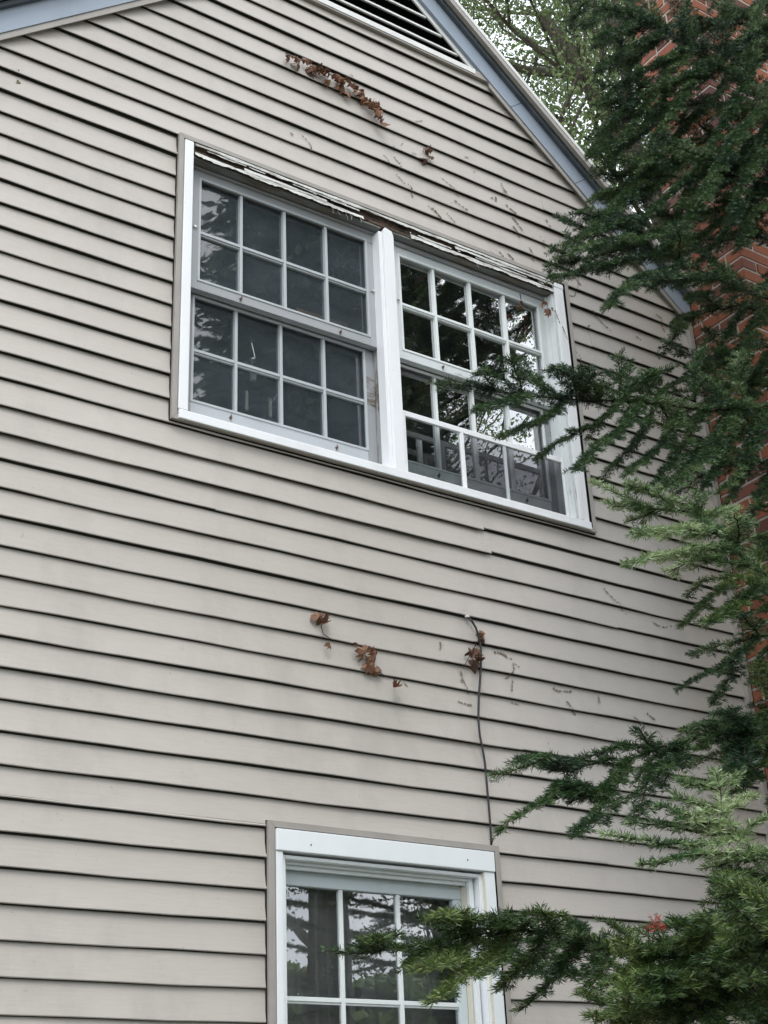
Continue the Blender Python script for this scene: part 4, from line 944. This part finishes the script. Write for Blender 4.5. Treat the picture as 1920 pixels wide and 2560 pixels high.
# deciduous trees: recursive limbs + leaf faces
def tree(name, label, base, height, spread, seed, nleaf, leafsize, mat='leafg', cat='tree', lean=(0,0), trunks=1, r0=1.6, zfrom=.3, group=None, sig=.03, depth=4):
    r_ = random.Random(seed); root = empty(name, None, label, cat, group); tips = []; w_ = MB(); wb = MB()
    def grow(p, d, l, r, lev, mb):
        pts = [p]; q_ = p.copy(); dd = d.copy()
        for i in range(4):
            dd = norm(dd+np.array([r_.gauss(0,.13), r_.gauss(0,.13), r_.gauss(.03,.09)])); q_ = q_+dd*l/4; pts.append(q_.copy())
        mb.tube(pts, r, r*.6, 7 if lev < 2 else 4, cap=False)
        if lev >= 2: tips.append((pts[2], lev)); tips.append((pts[4], lev))
        if lev >= depth: return
        for i in range(r_.choice([3,3,4])):
            t = pts[r_.choice([2,3,4,4])]; a = r_.uniform(0, 6.283); sp = r_.uniform(.45,1.0)*spread
            nd = norm(dd+np.array([math.cos(a)*sp, math.sin(a)*sp, r_.uniform(-.25,.3)]))
            grow(t, nd, l*r_.uniform(.55,.8), r*.52, lev+1, wb)
    for t in range(trunks):
        a = 6.283*t/max(1,trunks)+r_.random(); d = norm(np.array([lean[0]+(.16*math.cos(a) if trunks > 1 else 0), lean[1]+(.16*math.sin(a) if trunks > 1 else 0), 1.]))
        p = np.array(base, float)+np.array([math.cos(a), math.sin(a), 0])*(r0*.7 if trunks > 1 else 0)
        q_ = p+d*height*zfrom; w_.tube([p, (p+q_)/2+np.array([r_.uniform(-.6,.6),0,0]), q_], r0, r0*.75, 10)
        grow(q_, d, height*.30, r0*.72, 0, wb)
        for i in range(3):
            aa = r_.uniform(0,6.283); grow(q_-d*height*r_.uniform(0,.08), norm(np.array([math.cos(aa),math.sin(aa),.8])), height*.26, r0*.42, 1, wb)
    w_.build('trunk', M['barkg'], root); wb.build('limbs', M['barkg'], root)
    T_ = np.array([t[0] for t in tips]); wt = rng.random(len(T_))**1.5+.12; idx = rng.choice(len(T_), nleaf, p=wt/wt.sum())
    c = T_[idx]+rng.normal(0, height*sig, (nleaf,3))
    a = norm(rng.normal(0,1,(nleaf,3))); b_ = norm(np.cross(a, rng.normal(0,1,(nleaf,3)))); sz = leafsize*rng.uniform(.6,1.2,nleaf)[:,None]
    v = np.stack([c-a*sz*.5, c+b_*sz*.30, c+a*sz*.5, c-b_*sz*.30], 1).reshape(-1,3)
    npmesh('crown', v, np.arange(4*nleaf).reshape(-1,4), M[mat], root)
    return root
# behind the house
pb = ray(1535, 470, 95)
tree('deciduous_tree', 'tall leafy tree with twin dark trunks rising behind the roof', (pb[0]+7, 95, GZ), 215, .85, 5, 170000, .85, trunks=2, r0=2.2, zfrom=.62, depth=5, sig=.02)
pb = ray(1330, 0, 140)
tree('deciduous_tree', 'sparse olive green tree farther back above the drip edge', (pb[0]-14, 150, GZ), 250, .9, 9, 90000, 1.0, r0=2.4, zfrom=.4, sig=.02)
# behind the viewer: what the panes mirror
tree('deciduous_tree', 'bare-branched tree across the yard mirrored in the lower window panes', (116, -150, GZ), 105, .9, 31, 22000, .8, r0=2.0, zfrom=.25)
tree('deciduous_tree', 'leafy yard tree mirrored dark in the upper window panes', (168, -170, GZ), 230, .8, 33, 26000, .9, r0=3, zfrom=.3)
tree('deciduous_tree', 'dense yard tree left of the bare one, seen only in the panes', (84, -205, GZ), 200, .8, 35, 45000, 1.2, r0=2.6, zfrom=.25)
# unseen spruce added behind the viewer to darken reflections in the left-hand sashes
root = empty('added_spruce', None, 'added tall dense spruce behind the viewer, darkening the left sash reflections', 'tree')
SX, SY, SH = 73., -76., 205.
b = MB(); b.tube([(SX,SY,GZ),(SX,SY,GZ+SH*.5),(SX,SY,GZ+SH)], 2.4, .2, 10); b.build('trunk', M['bark'], root)
n_ = 62000; zf = rng.random(n_)**.8; ly = np.floor(zf*34)/34; az = rng.random(n_)*6.283
lob = .82+.18*np.sin(az*7+ly*61)*np.sin(az*3+ly*23); rad = (20*(1-ly)**.8+.6)*lob*rng.random(n_)**.5
zz_ = GZ+72+(SH-72)*ly-rad*.32+rng.normal(0,.9,n_)
c = np.stack([SX+rad*np.cos(az), SY+rad*np.sin(az), zz_], 1)
a = norm(np.stack([np.cos(az), np.sin(az), -.35+0*az], 1)+rng.normal(0,.45,(n_,3))); b_ = norm(np.cross(a, rng.normal(0,1,(n_,3)))); sz = rng.uniform(1.2,2.6,(n_,1))
npmesh('crown', np.stack([c-a*sz*.5, c+b_*sz*.16, c+a*sz*.5, c-b_*sz*.16], 1).reshape(-1,3), np.arange(4*n_).reshape(-1,4), M['fir'], root)
# far tree line across the yard: closes the horizon and darkens the lower panes
for i, (x, y, h) in enumerate(((-60,-330,66),(10,-350,78),(75,-320,70),(140,-345,80),(205,-300,72),(270,-330,80),(-140,-300,70),(330,-260,75))):
    root = empty('yard_tree', None, ('low round tree across the yard behind the viewer, '+['far left','second','third','fourth','fifth','sixth','outermost left','outermost right'][i]+' of the row'), 'tree', 'trees across the yard')
    b = MB(); b.tube([(x,y,GZ),(x,y,GZ+h*.5)], 2, 1, 8); b.build('trunk', M['barkg'], root)
    n_ = 9000; c = rng.normal(0,1,(n_,3)); c = norm(c)*(rng.random((n_,1))**.3)*np.array([42,26,h*.46]); c = c*(1+.22*np.sin(c[:,[0]]*.21+i)+.18*np.cos(c[:,[2]]*.3)); c += np.array([x,y,GZ+h*.52])
    a = norm(rng.normal(0,1,(n_,3))); b_ = norm(np.cross(a, rng.normal(0,1,(n_,3)))); sz = rng.uniform(3,5.5,(n_,1))
    npmesh('crown', np.stack([c-a*sz*.5, c+b_*sz*.4, c+a*sz*.5, c-b_*sz*.4], 1).reshape(-1,3), np.arange(4*n_).reshape(-1,4), M['leafg'], root)
